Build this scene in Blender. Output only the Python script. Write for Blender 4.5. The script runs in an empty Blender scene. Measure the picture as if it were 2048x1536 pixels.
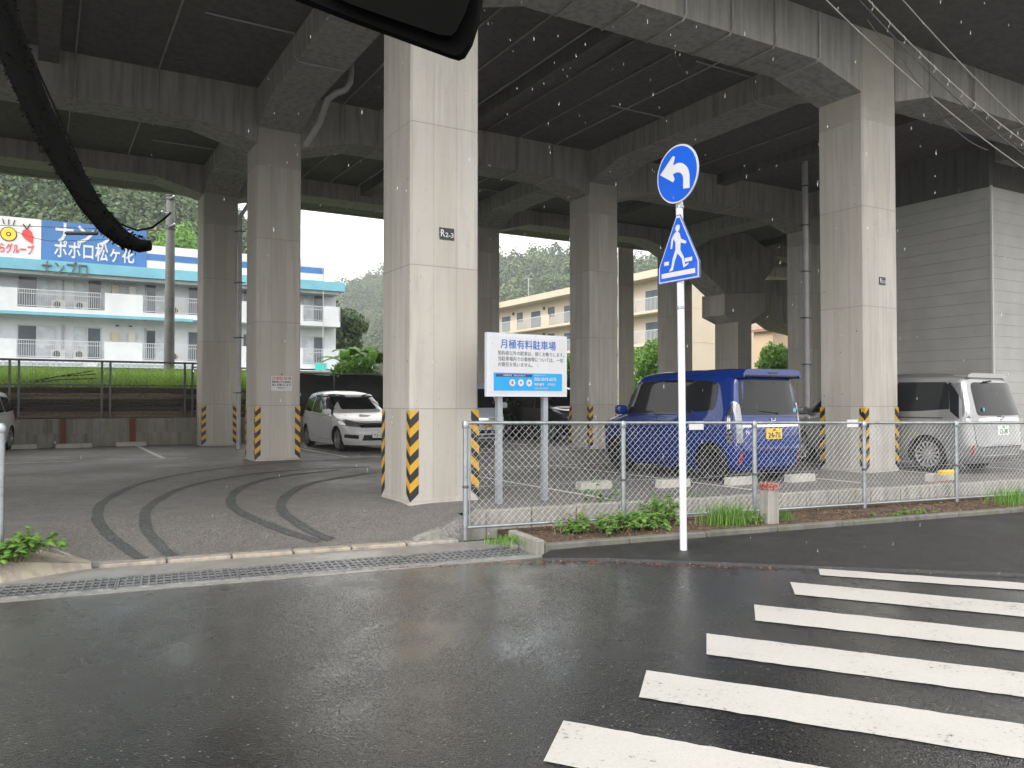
import bpy, bmesh, math, random
import numpy as np
from mathutils import Vector, Matrix
R=math.radians; rnd=random.Random(7)
sc=bpy.context.scene
C=bpy.data.collections.new('place'); sc.collection.children.link(C)
# ---------------------------------------------------------------- camera maths
FPX=1620.0; CAMZ=1.58; PITCH=R(1.2); PZ=0.28
cp,sp=math.cos(PITCH),math.sin(PITCH)
def ray(px,py):
    dx=(px-1024)/FPX; dy=(768-py)/FPX
    return Vector((dx,cp-dy*sp,sp+dy*cp))
def at(px,py,Y):
    d=ray(px,py); return Vector((0,0,CAMZ))+d*(Y/d.y)
def gnd(px,py,z=0.0):
    d=ray(px,py); return Vector((0,0,CAMZ))+d*((z-CAMZ)/d.z)
# viaduct grid: a runs along the track (u), b runs away from the street (v)
TH=R(30.2); U=Vector((math.cos(TH),math.sin(TH),0)); V=Vector((-math.sin(TH),math.cos(TH),0)); O=Vector((-1.28,10.2,0))
def W(a,b,z=0.0):
    p=O+U*a+V*b; return Vector((p.x,p.y,z))
def ab(p):
    d=Vector((p.x-O.x,p.y-O.y,0)); return d.dot(U),d.dot(V)
MW=Matrix.Translation(O)@Matrix.Rotation(TH,4,'Z')
# street edge frame
TR=R(23.0); RO=Vector((-0.53,9.08,0)); RR=Vector((math.cos(TR),math.sin(TR),0)); NN=Vector((-math.sin(TR),math.cos(TR),0))
def S(r,n,z=0.0):
    p=RO+RR*r+NN*n; return Vector((p.x,p.y,z))
def rn(p):
    d=Vector((p.x-RO.x,p.y-RO.y,0)); return d.dot(RR),d.dot(NN)
MS=Matrix.Translation(RO)@Matrix.Rotation(TR,4,'Z')
# ---------------------------------------------------------------- materials
def newmat(name):
    m=bpy.data.materials.new(name); m.use_nodes=True; nt=m.node_tree
    return m,nt,nt.nodes['Principled BSDF']
def N(nt,t,**k):
    n=nt.nodes.new(t)
    for a,b in k.items():
        if a.startswith('i_'):
            key=a[2:]; key=int(key) if key.isdigit() else key
            n.inputs[key].default_value=b
        else: setattr(n,a,b)
    return n
def L(nt,a,b): nt.links.new(a,b)
def coord(nt,scale=(1,1,1),kind='Object'):
    tc=N(nt,'ShaderNodeTexCoord'); mp=N(nt,'ShaderNodeMapping'); mp.inputs['Scale'].default_value=scale
    L(nt,tc.outputs[kind],mp.inputs[0]); return mp.outputs[0]
def noise(nt,vec,scale,detail=4,rough=.55):
    n=N(nt,'ShaderNodeTexNoise'); n.inputs['Scale'].default_value=scale; n.inputs['Detail'].default_value=detail; n.inputs['Roughness'].default_value=rough
    L(nt,vec,n.inputs['Vector']); return n.outputs[0]
def ramp(nt,fac,stops,interp='LINEAR'):
    r=N(nt,'ShaderNodeValToRGB'); r.color_ramp.interpolation=interp
    e=r.color_ramp.elements
    while len(e)<len(stops): e.new(.5)
    for i,(p,c) in enumerate(stops):
        e[i].position=p; e[i].color=(c,c,c,1) if not hasattr(c,'__len__') else (*c,1)
    L(nt,fac,r.inputs[0]); return r.outputs[0]
def mixc(nt,fac,a,b,mode='MIX'):
    m=N(nt,'ShaderNodeMix'); m.data_type='RGBA'; m.blend_type=mode
    for s,v in ((0,fac),(6,a),(7,b)):
        if hasattr(v,'is_linked') or isinstance(v,bpy.types.NodeSocket): L(nt,v,m.inputs[s])
        elif s==0: m.inputs[0].default_value=v
        else: m.inputs[s].default_value=(*v,1)
    return m.outputs[2]
def math_(nt,op,a,b=None,c=None):
    m=N(nt,'ShaderNodeMath'); m.operation=op
    for i,v in enumerate((a,b,c)):
        if v is None: continue
        if isinstance(v,bpy.types.NodeSocket): L(nt,v,m.inputs[i])
        else: m.inputs[i].default_value=v
    return m.outputs[0]
def bump(nt,h,strength,dist,bs):
    b=N(nt,'ShaderNodeBump'); b.inputs['Strength'].default_value=strength; b.inputs['Distance'].default_value=dist
    L(nt,h,b.inputs['Height']); L(nt,b.outputs[0],bs.inputs['Normal']); return b
MATS={}
def plain(name,col,rough=.5,metal=0,var=.12,scale=6,coat=0,bmp=0,alpha=None):
    if name in MATS: return MATS[name]
    m,nt,bs=newmat(name)
    if var:
        v=coord(nt); n=noise(nt,v,scale,5)
        f=ramp(nt,n,[(.3,0),(.7,1)])
        L(nt,mixc(nt,f,tuple(c*(1-var) for c in col),tuple(min(1,c*(1+var)) for c in col)),bs.inputs['Base Color'])
        if bmp: bump(nt,noise(nt,v,scale*12,4),bmp,.004,bs)
    else: bs.inputs['Base Color'].default_value=(*col,1)
    bs.inputs['Roughness'].default_value=rough; bs.inputs['Metallic'].default_value=metal
    bs.inputs['Coat Weight'].default_value=coat; bs.inputs['Coat Roughness'].default_value=.03
    MATS[name]=m; return m
def concrete(name,base,joints=True,dark=.62,stain=.5,warm=(1,.95,.865),pw=.325,ph=1.83,rough=.85,green=0.0,cap=None):
    m,nt,bs=newmat(name); tc=N(nt,'ShaderNodeTexCoord'); sx=N(nt,'ShaderNodeSeparateXYZ'); L(nt,tc.outputs['Object'],sx.inputs[0])
    oi=N(nt,'ShaderNodeObjectInfo'); va=N(nt,'ShaderNodeVectorMath'); va.operation='MULTIPLY_ADD'; L(nt,oi.outputs['Random'],va.inputs[0]); va.inputs[1].default_value=(37,53,29); L(nt,tc.outputs['Object'],va.inputs[2]); v=va.outputs[0]
    n1=noise(nt,v,1.1,6,.6); n2=noise(nt,v,9,8,.65)
    mp=N(nt,'ShaderNodeMapping'); mp.inputs['Scale'].default_value=(5,5,.35); L(nt,v,mp.inputs[0]); n3=noise(nt,mp.outputs[0],1.6,6,.65)
    c0=tuple(base*w for w in warm); c1=tuple(base*dark*w for w in (1,.95,.87))
    col=mixc(nt,ramp(nt,n1,[(.3,0),(.75,1)]),c0,tuple(base*.86*w for w in (1,.985,.95)))
    col=mixc(nt,math_(nt,'MULTIPLY',ramp(nt,n3,[(.44,0),(.66,1)]),stain),col,c1)
    col=mixc(nt,math_(nt,'MULTIPLY',ramp(nt,n2,[(.58,0),(.72,1)]),.35),col,c1)
    h=math_(nt,'MULTIPLY',n2,.25)
    if joints:
        def cell(o,p,off=0):
            q=math_(nt,'DIVIDE',math_(nt,'ADD',o,off),p); return math_(nt,'FLOOR',q),math_(nt,'ABSOLUTE',math_(nt,'SUBTRACT',math_(nt,'FRACT',q),.5))
        fx,dx=cell(sx.outputs[0],pw,.008+pw); fy,dy=cell(sx.outputs[1],pw,.008); fz,dz=cell(sx.outputs[2],ph,.35)
        lx=math_(nt,'GREATER_THAN',dx,.5-.006/pw*1.0); ly=math_(nt,'GREATER_THAN',dy,.5-.006/pw); lz=math_(nt,'GREATER_THAN',dz,.5-.007/ph)
        # vertical joints only show on faces whose normal is across them
        line=math_(nt,'MAXIMUM',math_(nt,'MULTIPLY',math_(nt,'MAXIMUM',lx,ly),.45),lz)
        cx=N(nt,'ShaderNodeCombineXYZ'); L(nt,fx,cx.inputs[0]); L(nt,fy,cx.inputs[1]); L(nt,math_(nt,'ADD',fz,math_(nt,'MULTIPLY',oi.outputs['Random'],91.0)),cx.inputs[2])
        wn=N(nt,'ShaderNodeTexWhiteNoise'); L(nt,cx.outputs[0],wn.inputs[0])
        col=mixc(nt,math_(nt,'MULTIPLY',ramp(nt,wn.outputs[0],[(.0,0),(1,1)]),.75),col,tuple(base*.74*w for w in (1.03,.94,.82)))
        col=mixc(nt,math_(nt,'MULTIPLY',line,.45),col,tuple(base*.3*w for w in warm))
        h=math_(nt,'SUBTRACT',h,math_(nt,'MULTIPLY',line,.5))
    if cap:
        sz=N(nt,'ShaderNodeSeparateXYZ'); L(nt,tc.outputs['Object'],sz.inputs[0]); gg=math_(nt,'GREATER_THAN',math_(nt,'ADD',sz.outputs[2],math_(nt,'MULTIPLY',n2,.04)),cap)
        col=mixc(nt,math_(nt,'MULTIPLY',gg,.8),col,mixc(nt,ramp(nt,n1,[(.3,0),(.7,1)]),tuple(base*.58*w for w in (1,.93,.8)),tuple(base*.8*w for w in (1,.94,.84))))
        vt=N(nt,'ShaderNodeTexVoronoi'); vt.inputs['Scale'].default_value=2.6; vt.inputs['Randomness'].default_value=.35; L(nt,v,vt.inputs['Vector'])
        col=mixc(nt,math_(nt,'MULTIPLY',math_(nt,'LESS_THAN',vt.outputs['Distance'],.045),.6),col,(.08,.065,.05))
    if green:
        g=math_(nt,'MULTIPLY',ramp(nt,noise(nt,v,2.5,6,.7),[(.45,0),(.65,1)]),green)
        col=mixc(nt,g,col,(.10,.13,.05))
    L(nt,col,bs.inputs['Base Color']); bs.inputs['Roughness'].default_value=rough
    bump(nt,h,.35,.012,bs); MATS[name]=m; return m
def asphalt(name,base,wet,tint=(1,1,1),scale=1.0,patch=.4,lo=.22,hi=.55,bs_strength=.5,dist=.008,spk=.988,film=0):
    m,nt,bs=newmat(name); v=coord(nt)
    vor=N(nt,'ShaderNodeTexVoronoi'); vor.inputs['Scale'].default_value=105*scale; L(nt,v,vor.inputs['Vector'])
    n=noise(nt,v,38*scale,6,.7); big=noise(nt,v,.55,5,.6); mid=noise(nt,v,3.2,6,.65)
    stone=ramp(nt,vor.outputs['Distance'],[(.0,1),(.55,0)])
    sp_=N(nt,'ShaderNodeSeparateColor'); L(nt,vor.outputs['Color'],sp_.inputs[0])
    c=mixc(nt,sp_.outputs[0],tuple(base*.45*t for t in tint),tuple(base*1.7*t for t in tint))
    c=mixc(nt,math_(nt,'MULTIPLY',math_(nt,'GREATER_THAN',sp_.outputs[1],spk),.35),c,(.45,.45,.43))
    c=mixc(nt,ramp(nt,mid,[(.35,0),(.75,.45)]),c,tuple(base*.6*t for t in tint))
    c=mixc(nt,ramp(nt,big,[(.4,0),(.7,patch)]),c,tuple(base*1.6*t for t in tint))
    L(nt,c,bs.inputs['Base Color'])
    rr=ramp(nt,big,[(.38,lo),(.66,hi)]); r2=math_(nt,'ADD',rr,math_(nt,'MULTIPLY',math_(nt,'SUBTRACT',mid,.5),.25))
    L(nt,r2,bs.inputs['Roughness'])
    bs.inputs['Specular IOR Level'].default_value=wet
    if film: bs.inputs['Coat Weight'].default_value=film; bs.inputs['Coat Roughness'].default_value=.11; bs.inputs['Coat IOR'].default_value=1.6
    h=math_(nt,'ADD',math_(nt,'MULTIPLY',stone,.6),math_(nt,'MULTIPLY',n,.6))
    if film:
        wp=noise(nt,coord(nt,(1,.45,1)),.9,5,.62); h=math_(nt,'MULTIPLY',h,ramp(nt,wp,[(.40,.22),(.58,1)]))
    bn=bump(nt,h,bs_strength,dist,bs)
    if film: L(nt,bn.outputs[0],bs.inputs['Coat Normal'])
    MATS[name]=m; return m
def leafmat(name,c0,c1,trans=.35,rough=.45,scale=2.5):
    m,nt,bs=newmat(name); v=coord(nt); n=noise(nt,v,scale,3)
    g=N(nt,'ShaderNodeNewGeometry'); f=math_(nt,'ADD',math_(nt,'MULTIPLY',n,.6),math_(nt,'MULTIPLY',g.outputs['Random Per Island'],.5))
    col=mixc(nt,ramp(nt,f,[(.25,0),(.85,1)]),c0,c1); L(nt,col,bs.inputs['Base Color']); bs.inputs['Roughness'].default_value=rough
    tr=N(nt,'ShaderNodeBsdfTranslucent'); L(nt,col,tr.inputs[0]); mx=N(nt,'ShaderNodeMixShader'); mx.inputs[0].default_value=trans
    L(nt,bs.outputs[0],mx.inputs[1]); L(nt,tr.outputs[0],mx.inputs[2]); L(nt,mx.outputs[0],nt.nodes['Material Output'].inputs[0]); MATS[name]=m; return m
M=MATS
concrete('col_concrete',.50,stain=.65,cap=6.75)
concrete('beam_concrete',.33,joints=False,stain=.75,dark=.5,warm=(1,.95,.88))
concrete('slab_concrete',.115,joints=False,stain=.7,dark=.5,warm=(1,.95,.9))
concrete('kerb_concrete',.34,joints=False,stain=.8,dark=.45,green=.25)
concrete('wet_concrete',.26,joints=False,stain=.7,dark=.5,rough=.35)
concrete('kerb_warm',.36,joints=False,stain=.8,dark=.45,warm=(1,.84,.62))
concrete('kerb_dark',.14,joints=False,stain=.8,dark=.45,green=.4)
concrete('wall_concrete',.27,joints=False,stain=.9,dark=.45,warm=(1,.93,.8),green=.3)
asphalt('road_asphalt',.011,1.0,patch=.2,lo=.16,hi=.32,bs_strength=.85,dist=.007,spk=.993,film=.8)
asphalt('walk_asphalt',.016,.5,patch=.2,lo=.4,hi=.62,bs_strength=.8)
asphalt('lot_asphalt',.14,.4,tint=(1.0,.95,.90),scale=.9,patch=.35,lo=.5,hi=.75,bs_strength=.35)
asphalt('track_asphalt',.082,.3,tint=(.92,1,.97),scale=.9,patch=.2,lo=.6,hi=.75,bs_strength=.35)
def wornpaint(name,col,wear=.5,under=(.05,.05,.05),sc_=30,rough=.45):
    m,nt,bs=newmat(name); v=coord(nt); n=noise(nt,v,sc_,8,.75); n2=noise(nt,v,2.0,4); n3=noise(nt,v,90,3,.7)
    f=ramp(nt,math_(nt,'ADD',math_(nt,'MULTIPLY',n,.75),math_(nt,'MULTIPLY',n2,.3)),[(wear,0),(wear+.06,1)])
    c=mixc(nt,ramp(nt,n3,[(.3,0),(.7,1)]),tuple(x*.82 for x in col),col)
    c=mixc(nt,ramp(nt,n2,[(.4,0),(.7,.4)]),c,tuple(x*.8 for x in col))
    L(nt,mixc(nt,f,c,under),bs.inputs['Base Color']); bs.inputs['Roughness'].default_value=rough
    bump(nt,n3,.25,.004,bs); M[name]=m; return m
wornpaint('crossing_paint',(.43,.42,.40),wear=.60)
wornpaint('lot_paint',(.58,.56,.52),wear=.62,under=(.13,.12,.11))
wornpaint('tape_yellow',(.62,.36,.03),wear=.67,under=(.35,.32,.27),sc_=14)
wornpaint('tape_black',(.02,.02,.02),wear=.62,under=(.30,.27,.2),sc_=22)
wornpaint('rust_paint',(.16,.035,.02),wear=.6,under=(.09,.04,.03),rough=.7)
wornpaint('red_paint',(.26,.03,.03),wear=.52,under=(.3,.27,.22),rough=.7)
galv=plain('galvanised',(.30,.33,.35),.42,.75,.2,9); plain('galv_dark',(.10,.11,.11),.5,.6,.2,9)
plain('grating_steel',(.24,.25,.255),.4,.5,.4,20); plain('pit_black',(.012,.012,.012),.6,0,0)
plain('pole_white',(.58,.59,.62),.35,0,.05,3); plain('sign_blue',(.004,.085,.52),.35,0,.04,3,coat=.3); plain('sign_white',(.52,.53,.56),.4,0,.04,3)
plain('board_white',(.54,.56,.62),.4,0,.04,3); plain('board_text',(.02,.12,.42),.5,0,0); plain('board_grey',(.16,.17,.19),.5,0,0); plain('board_cyan',(.0,.28,.62),.4,0,.04,2); plain('board_navy',(.01,.04,.12),.4,0,0)
plain('mesh_wire',(.50,.52,.53),.45,.2,.25,3); plain('post_grey',(.30,.33,.37),.4,.4,.08,4)
plain('cabin_shade_black',(.003,.003,.003),.8,0,0); plain('black_plastic',(.012,.012,.013),.45,0,.1,8); plain('rubber',(.018,.018,.018),.75,0,.2,20,bmp=.3); plain('plate_black',(.01,.01,.01),.4,0,0)
plain('pole_concrete',(.15,.155,.15),.8,0,.2,3); plain('pvc',(.34,.34,.35),.4,0,.12,3); plain('pvc_dim',(.27,.26,.24),.6,0,.25,3)
plain('wood_dark',(.055,.042,.035),.8,0,.5,9,bmp=.5); plain('wood_light',(.16,.13,.10),.8,0,.4,9,bmp=.5)
leafmat('weed_leaf',(.07,.17,.03),(.20,.36,.08)); leafmat('weed_stem',(.16,.12,.06),(.22,.2,.08),0); leafmat('rice',(.16,.33,.03),(.36,.55,.06),.45)
leafmat('bright_leaf',(.08,.20,.03),(.22,.42,.07),.4); leafmat('forest_leaf',(.018,.050,.012),(.075,.150,.030),.15,.6,.06); leafmat('forest_pale',(.06,.10,.022),(.15,.19,.05),.2,.6,.1)
leafmat('forest_dark',(.012,.034,.012),(.045,.095,.028),.15,.6,.06)
leafmat('dark_leaf',(.02,.05,.015),(.07,.12,.03),.2,.5,.5); leafmat('litter',(.10,.05,.025),(.28,.16,.08),.1,.7,9); leafmat('red_leaf',(.16,.04,.025),(.26,.09,.05),.1,.6,9)
plain('bark',(.07,.05,.035),.9,0,.4,6); plain('soil',(.085,.062,.045),.95,0,.5,7,bmp=1); plain('hill_ground',(.03,.05,.02),.95,0,.3,.05)
plain('bldg_white',(.56,.59,.63),.75,0,.1,.8); plain('bldg_teal',(.14,.37,.48),.6,0,.14,.8); plain('bldg_grey',(.30,.33,.36),.7,0,.1,1); plain('sign_panel_white',(.58,.58,.60),.5,0,.05,.5); plain('sign_panel_blue',(.035,.14,.36),.5,0,.12,.8)
plain('rail_white',(.48,.5,.54),.5,0,.05,3); plain('curtain',(.42,.46,.50),.8,0,.25,2); plain('frame_white',(.45,.47,.5),.5,0,.05,3)
plain('ac_white',(.5,.5,.47),.5,0,.05,3); plain('ac_beige',(.48,.42,.30),.5,0,.05,3)
plain('beige',(.50,.435,.345),.8,0,.06,.4); plain('beige_dark',(.50,.41,.28),.8,0,.08,.6); plain('peach',(.50,.36,.25),.8,0,.06,.6); plain('roof_tile',(.25,.17,.12),.8,0,.2,2)
plain('panel_line',(.14,.14,.135),.7,0,0); plain('clad_panel',(.43,.43,.42),.6,0,.10,1.2); plain('flash_white',(.6,.6,.6),.5,0,.05,2)
plain('black_sheet',(.022,.022,.023),.7,0,.3,3); plain('terrace_green',(.10,.12,.06),.9,0,.4,2)
plain('glass_dark',(.012,.014,.016),.04,0,0); MATS['glass_dark'].node_tree.nodes['Principled BSDF'].inputs['Specular IOR Level'].default_value=.32
plain('window_glass',(.10,.12,.14),.06,0,.3,.7)
def carpaint(name,col,metal=.35,flake=.5):
    m=plain(name,col,.38,metal,.03,2,coat=1.0); return m
carpaint('paint_blue',(.0004,.022,.17),.0); M['paint_blue'].node_tree.nodes['Principled BSDF'].inputs['Specular IOR Level'].default_value=.2; carpaint('paint_white',(.58,.58,.59),0); carpaint('paint_silver',(.27,.275,.28),.6); carpaint('paint_pale',(.58,.68,.78),.1); carpaint('paint_black',(.010,.010,.012),.1)
plain('chrome',(.75,.76,.78),.12,1,0); plain('alloy',(.45,.46,.48),.3,.85,.05,9); plain('alloy_dark',(.06,.06,.065),.3,.8,.05,9)
plain('lamp_red',(.35,.012,.02),.15,0,0,coat=1); plain('lamp_clear',(.22,.23,.245),.15,.5,.1,8,coat=1); plain('plate_yellow',(.75,.50,.03),.4,0,0); plain('plate_white',(.72,.72,.7),.4,0,0); plain('plate_ink',(.02,.02,.015),.5,0,0); plain('plate_green',(.02,.12,.06),.5,0,0)
plain('bottle_yellow',(.65,.45,.03),.5,0,.1,9); plain('logo_yellow',(.75,.5,.03),.5,0,0); plain('logo_red',(.6,.05,.05),.5,0,0); plain('banner_teal',(.05,.5,.45),.5,0,0)
M['cabin_shade_black'].node_tree.nodes['Principled BSDF'].inputs['Specular IOR Level'].default_value=.03  # near-black with hardly any specular stands in for the unlit car interior
M['soil'].node_tree.nodes['Principled BSDF'].inputs['Specular IOR Level'].default_value=.2
# ---------------------------------------------------------------- mesh builder
class MB:
    def __init__(s): s.v=[]; s.f=[]; s.m=[]; s.mats=[]; s.cur=0
    def mat(s,name):
        if name not in s.mats: s.mats.append(name)
        s.cur=s.mats.index(name); return s
    def add(s,vs,fs):
        o=len(s.v); s.v+=[tuple(v) for v in vs]; s.f+=[tuple(i+o for i in f) for f in fs]; s.m+=[s.cur]*len(fs); return s
    def box(s,x0,x1,y0,y1,z0,z1,T=None):
        vs=[Vector(p) for p in ((x0,y0,z0),(x1,y0,z0),(x1,y1,z0),(x0,y1,z0),(x0,y0,z1),(x1,y0,z1),(x1,y1,z1),(x0,y1,z1))]
        if T is not None: vs=[T@p for p in vs]
        return s.add(vs,[(0,3,2,1),(4,5,6,7),(0,1,5,4),(1,2,6,5),(2,3,7,6),(3,0,4,7)])
    def cbox(s,x0,x1,y0,y1,z0,z1,c=.01,T=None):
        # box with bevelled vertical and top edges
        def ring(i,z): return [(x0+i+c,y0+i,z),(x1-i-c,y0+i,z),(x1-i,y0+i+c,z),(x1-i,y1-i-c,z),(x1-i-c,y1-i,z),(x0+i+c,y1-i,z),(x0+i,y1-i-c,z),(x0+i,y0+i+c,z)]
        vs=ring(0,z0)+ring(0,z1-c)+ring(c,z1); vs=[Vector(p) for p in vs]
        if T is not None: vs=[T@p for p in vs]
        fs=[tuple(range(7,-1,-1)),tuple(range(16,24))]
        for k in (0,8):
            for i in range(8): j=(i+1)%8; fs.append((k+i,k+j,k+8+j,k+8+i))
        return s.add(vs,fs)
    def prism(s,pts,y0,y1,T=None):
        # polygon in xz extruded along y
        n=len(pts); vs=[Vector((x,y0,z)) for x,z in pts]+[Vector((x,y1,z)) for x,z in pts]
        if T is not None: vs=[T@p for p in vs]
        fs=[tuple(range(n)),tuple(range(2*n-1,n-1,-1))]+[(i,i+n,(i+1)%n+n,(i+1)%n) for i in range(n)]
        return s.add(vs,fs)
    def prismz(s,pts,z0,z1):
        n=len(pts); vs=[(p[0],p[1],z0) for p in pts]+[(p[0],p[1],z1) for p in pts]
        fs=[tuple(range(n-1,-1,-1)),tuple(range(n,2*n))]+[(i,(i+1)%n,(i+1)%n+n,i+n) for i in range(n)]
        return s.add(vs,fs)
    def tube(s,pts,r,seg=8,r2=None,cap=True):
        pts=[Vector(p) for p in pts]; n=len(pts); vs=[]; prev=None
        for i,p in enumerate(pts):
            d=(pts[min(i+1,n-1)]-pts[max(i-1,0)]).normalized()
            if prev is None:
                up=Vector((0,0,1)) if abs(d.z)<.9 else Vector((1,0,0)); a=d.cross(up).normalized()
            else: a=(prev-d*prev.dot(d)).normalized()
            prev=a; b=d.cross(a); rr=r[i] if hasattr(r,'__len__') else (r if r2 is None else r+(r2-r)*i/(n-1))
            vs+=[p+(a*math.cos(2*math.pi*k/seg)+b*math.sin(2*math.pi*k/seg))*rr for k in range(seg)]
        fs=[(i*seg+k,i*seg+(k+1)%seg,(i+1)*seg+(k+1)%seg,(i+1)*seg+k) for i in range(n-1) for k in range(seg)]
        if cap: fs+=[tuple(range(seg-1,-1,-1)),tuple(range((n-1)*seg,n*seg))]
        return s.add(vs,fs)
    def lathe(s,prof,seg=24,T=None,cap=True):
        # profile (r,z) about z; T transforms
        vs=[Vector((r*math.cos(2*math.pi*k/seg),r*math.sin(2*math.pi*k/seg),z)) for r,z in prof for k in range(seg)]
        if T is not None: vs=[T@p for p in vs]
        n=len(prof); fs=[(i*seg+k,i*seg+(k+1)%seg,(i+1)*seg+(k+1)%seg,(i+1)*seg+k) for i in range(n-1) for k in range(seg)]
        if cap: fs+=[tuple(range(seg-1,-1,-1)),tuple(range((n-1)*seg,n*seg))]
        return s.add(vs,fs)
    def quad(s,a,b,c,d): return s.add([a,b,c,d],[(0,1,2,3)])
    def build(s,name,parent=None,T=None,smooth=False,mat=None):
        me=bpy.data.meshes.new(name); me.from_pydata([tuple(v) for v in s.v],[],s.f)
        ms=s.mats or [mat]
        for k in ms: me.materials.append(M[k])
        if len(ms)>1: me.polygons.foreach_set('material_index',s.m)
        if smooth:
            me.polygons.foreach_set('use_smooth',[True]*len(me.polygons))
            if smooth!='all': me.set_sharp_from_angle(angle=R(smooth if not isinstance(smooth,bool) else 38))
        me.update()
        o=bpy.data.objects.new(name,me); C.objects.link(o)
        if T is not None: o.matrix_world=T
        if parent is not None: o.parent=parent
        return o
def mb(m): return MB().mat(m)
def tag(o,label=None,cat=None,group=None,kind=None):
    if label: o['label']=label
    if cat: o['category']=cat
    if group: o['group']=group
    if kind: o['kind']=kind
    return o
def thing(name,label,cat,loc=(0,0,0),rz=0,group=None):
    o=bpy.data.objects.new(name,None); C.objects.link(o); o.location=loc; o.rotation_euler=(0,0,rz); o.empty_display_size=.2
    return tag(o,label,cat,group)
def struct(name,m,T=None,smooth=False): o=m.build(name,None,T,smooth); o['kind']='structure'; return o
def copytree(o,parent=None):
    c=o.copy(); C.objects.link(c)
    if parent is not None: c.parent=parent
    for ch in list(o.children): copytree(ch,c)
    return c
def text(body,size,mat,parent,T,name='lettering',ext=.0015,align='LEFT',bold=0,sx=1.0,fit=None):
    cu=bpy.data.curves.new('tmp','FONT'); cu.body=body; cu.size=size; cu.extrude=ext; cu.offset=bold; cu.align_x=align; cu.align_y='CENTER'; cu.resolution_u=3
    to=bpy.data.objects.new('tmp',cu); C.objects.link(to); bpy.context.view_layer.update()
    dg=bpy.context.evaluated_depsgraph_get(); me=bpy.data.meshes.new_from_object(to.evaluated_get(dg)); bpy.data.objects.remove(to); bpy.data.curves.remove(cu)
    if fit: sx=fit/max(v.co.x for v in me.vertices)
    me.transform(T@Matrix.Diagonal((sx,1,1,1))); me.materials.clear(); me.materials.append(M[mat]); me.name=name
    o=bpy.data.objects.new(name,me); C.objects.link(o); o.parent=parent; return o
def face(origin,xdir,zdir=Vector((0,0,1))):
    # matrix: local xy plane text -> plane spanned by xdir (right) and zdir (up), facing outwards
    x=Vector(xdir).normalized(); y=Vector(zdir).normalized(); z=x.cross(y)
    m=Matrix((x,y,z)).transposed().to_4x4(); m.translation=Vector(origin); return m
XZ=face((0,0,0),(1,0,0))  # text in local xz plane facing -y
HAZE=.0006; EXPO=1.5
# ================================================================ SETTING: ground, road, lot
def ssm(x): x=max(0,min(1,x)); return x*x*(3-2*x)
def lotz(r,n):
    k=ssm((r+4.35)/.7)*(1-ssm((r+.5)/.6))       # inside the entrance
    low=.035+(PZ-.035)*ssm((n-.12)/1.5)
    z=PZ*(1-k)+low*k
    return z+.004*math.sin(r*1.3+n*.7)
def lotpt(px,py,dz=.004):
    z=PZ
    for _ in range(12):
        p=gnd(px,py,z); z=z*.5+.5*lotz(*rn(p))
    p.z=lotz(*rn(p))+dz; return p
def onlot(p,dz=.004): return Vector((p.x,p.y,lotz(*rn(p))+dz))
g=mb('hill_ground'); g.quad((-900,-300,-.03),(900,-300,-.03),(900,1400,-.03),(-900,1400,-.03)); struct('ground',g)
rd=mb('road_asphalt'); rr_=[-60,60]; rd.quad(S(-60,-1.0,0),S(-60,-40,0),S(60,-40,0),S(60,-1.0,0)); struct('road',rd)
# parking lot surface as height field in the street frame
def lot_mesh():
    m=mb('lot_asphalt'); rs=[-30,-22,-15,-10,-7,-5.5]+[-5+.14*i for i in range(44)]+[1.4,2,3,5,8,12,20,30,45]; ns=[.12+.12*i for i in range(20)]+[2.7,3.2,4,5,7,10,14,19,26,34]
    idx={}; vs=[]; fs=[]
    for j,n in enumerate(ns):
        for i,r in enumerate(rs):
            idx[i,j]=len(vs); p=S(r,n); vs.append((p.x,p.y,lotz(r,n)))
    for j in range(len(ns)-1):
        for i in range(len(rs)-1):
            q=S((rs[i]+rs[i+1])/2,(ns[j]+ns[j+1])/2); a,b=ab(q)
            if b>17.4 : continue
            if (rs[i]>=-.05 or rs[i]<-4.5) and ns[j]<.3: continue
            fs.append((idx[i,j],idx[i+1,j],idx[i+1,j+1],idx[i,j+1]))
    k=len(vs)
    for i in range(len(rs)): p=S(rs[i],.12); vs.append((p.x,p.y,-.02))
    for i in range(len(rs)-1):
        if -4.5<=rs[i]<-.05: fs.append((k+i,k+i+1,idx[i+1,0],idx[i,0]))
    m.add(vs,fs); return m
struct('parking_lot',lot_mesh(),smooth='all')
# tyre tracks printed on the lot
def ribbon(m,pts,w,zf,steps=40):
    P=[Vector(p) for p in pts]; out=[]
    for i in range(len(P)-1):
        p0,p1,p2,p3=P[max(i-1,0)],P[i],P[i+1],P[min(i+2,len(P)-1)]
        for k in range(8):
            t=k/8; out.append(.5*((2*p1)+(p2-p0)*t+(2*p0-5*p1+4*p2-p3)*t*t+(3*p1-p0-3*p2+p3)*t**3))
    out.append(P[-1]); vs=[]; fs=[]
    for i,p in enumerate(out):
        d=(out[min(i+1,len(out)-1)]-out[max(i-1,0)]); d.z=0; d.normalize(); s_=Vector((-d.y,d.x,0))
        ww=w*(1+.05*math.sin(i*1.7)+.05*math.sin(i*.9+1))/2
        for q in (p+s_*ww,p-s_*ww): vs.append(zf(q))
    for i in range(len(out)-1): fs.append((2*i,2*i+1,2*i+3,2*i+2))
    m.add(vs,fs)
tr=mb('track_asphalt')
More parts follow.
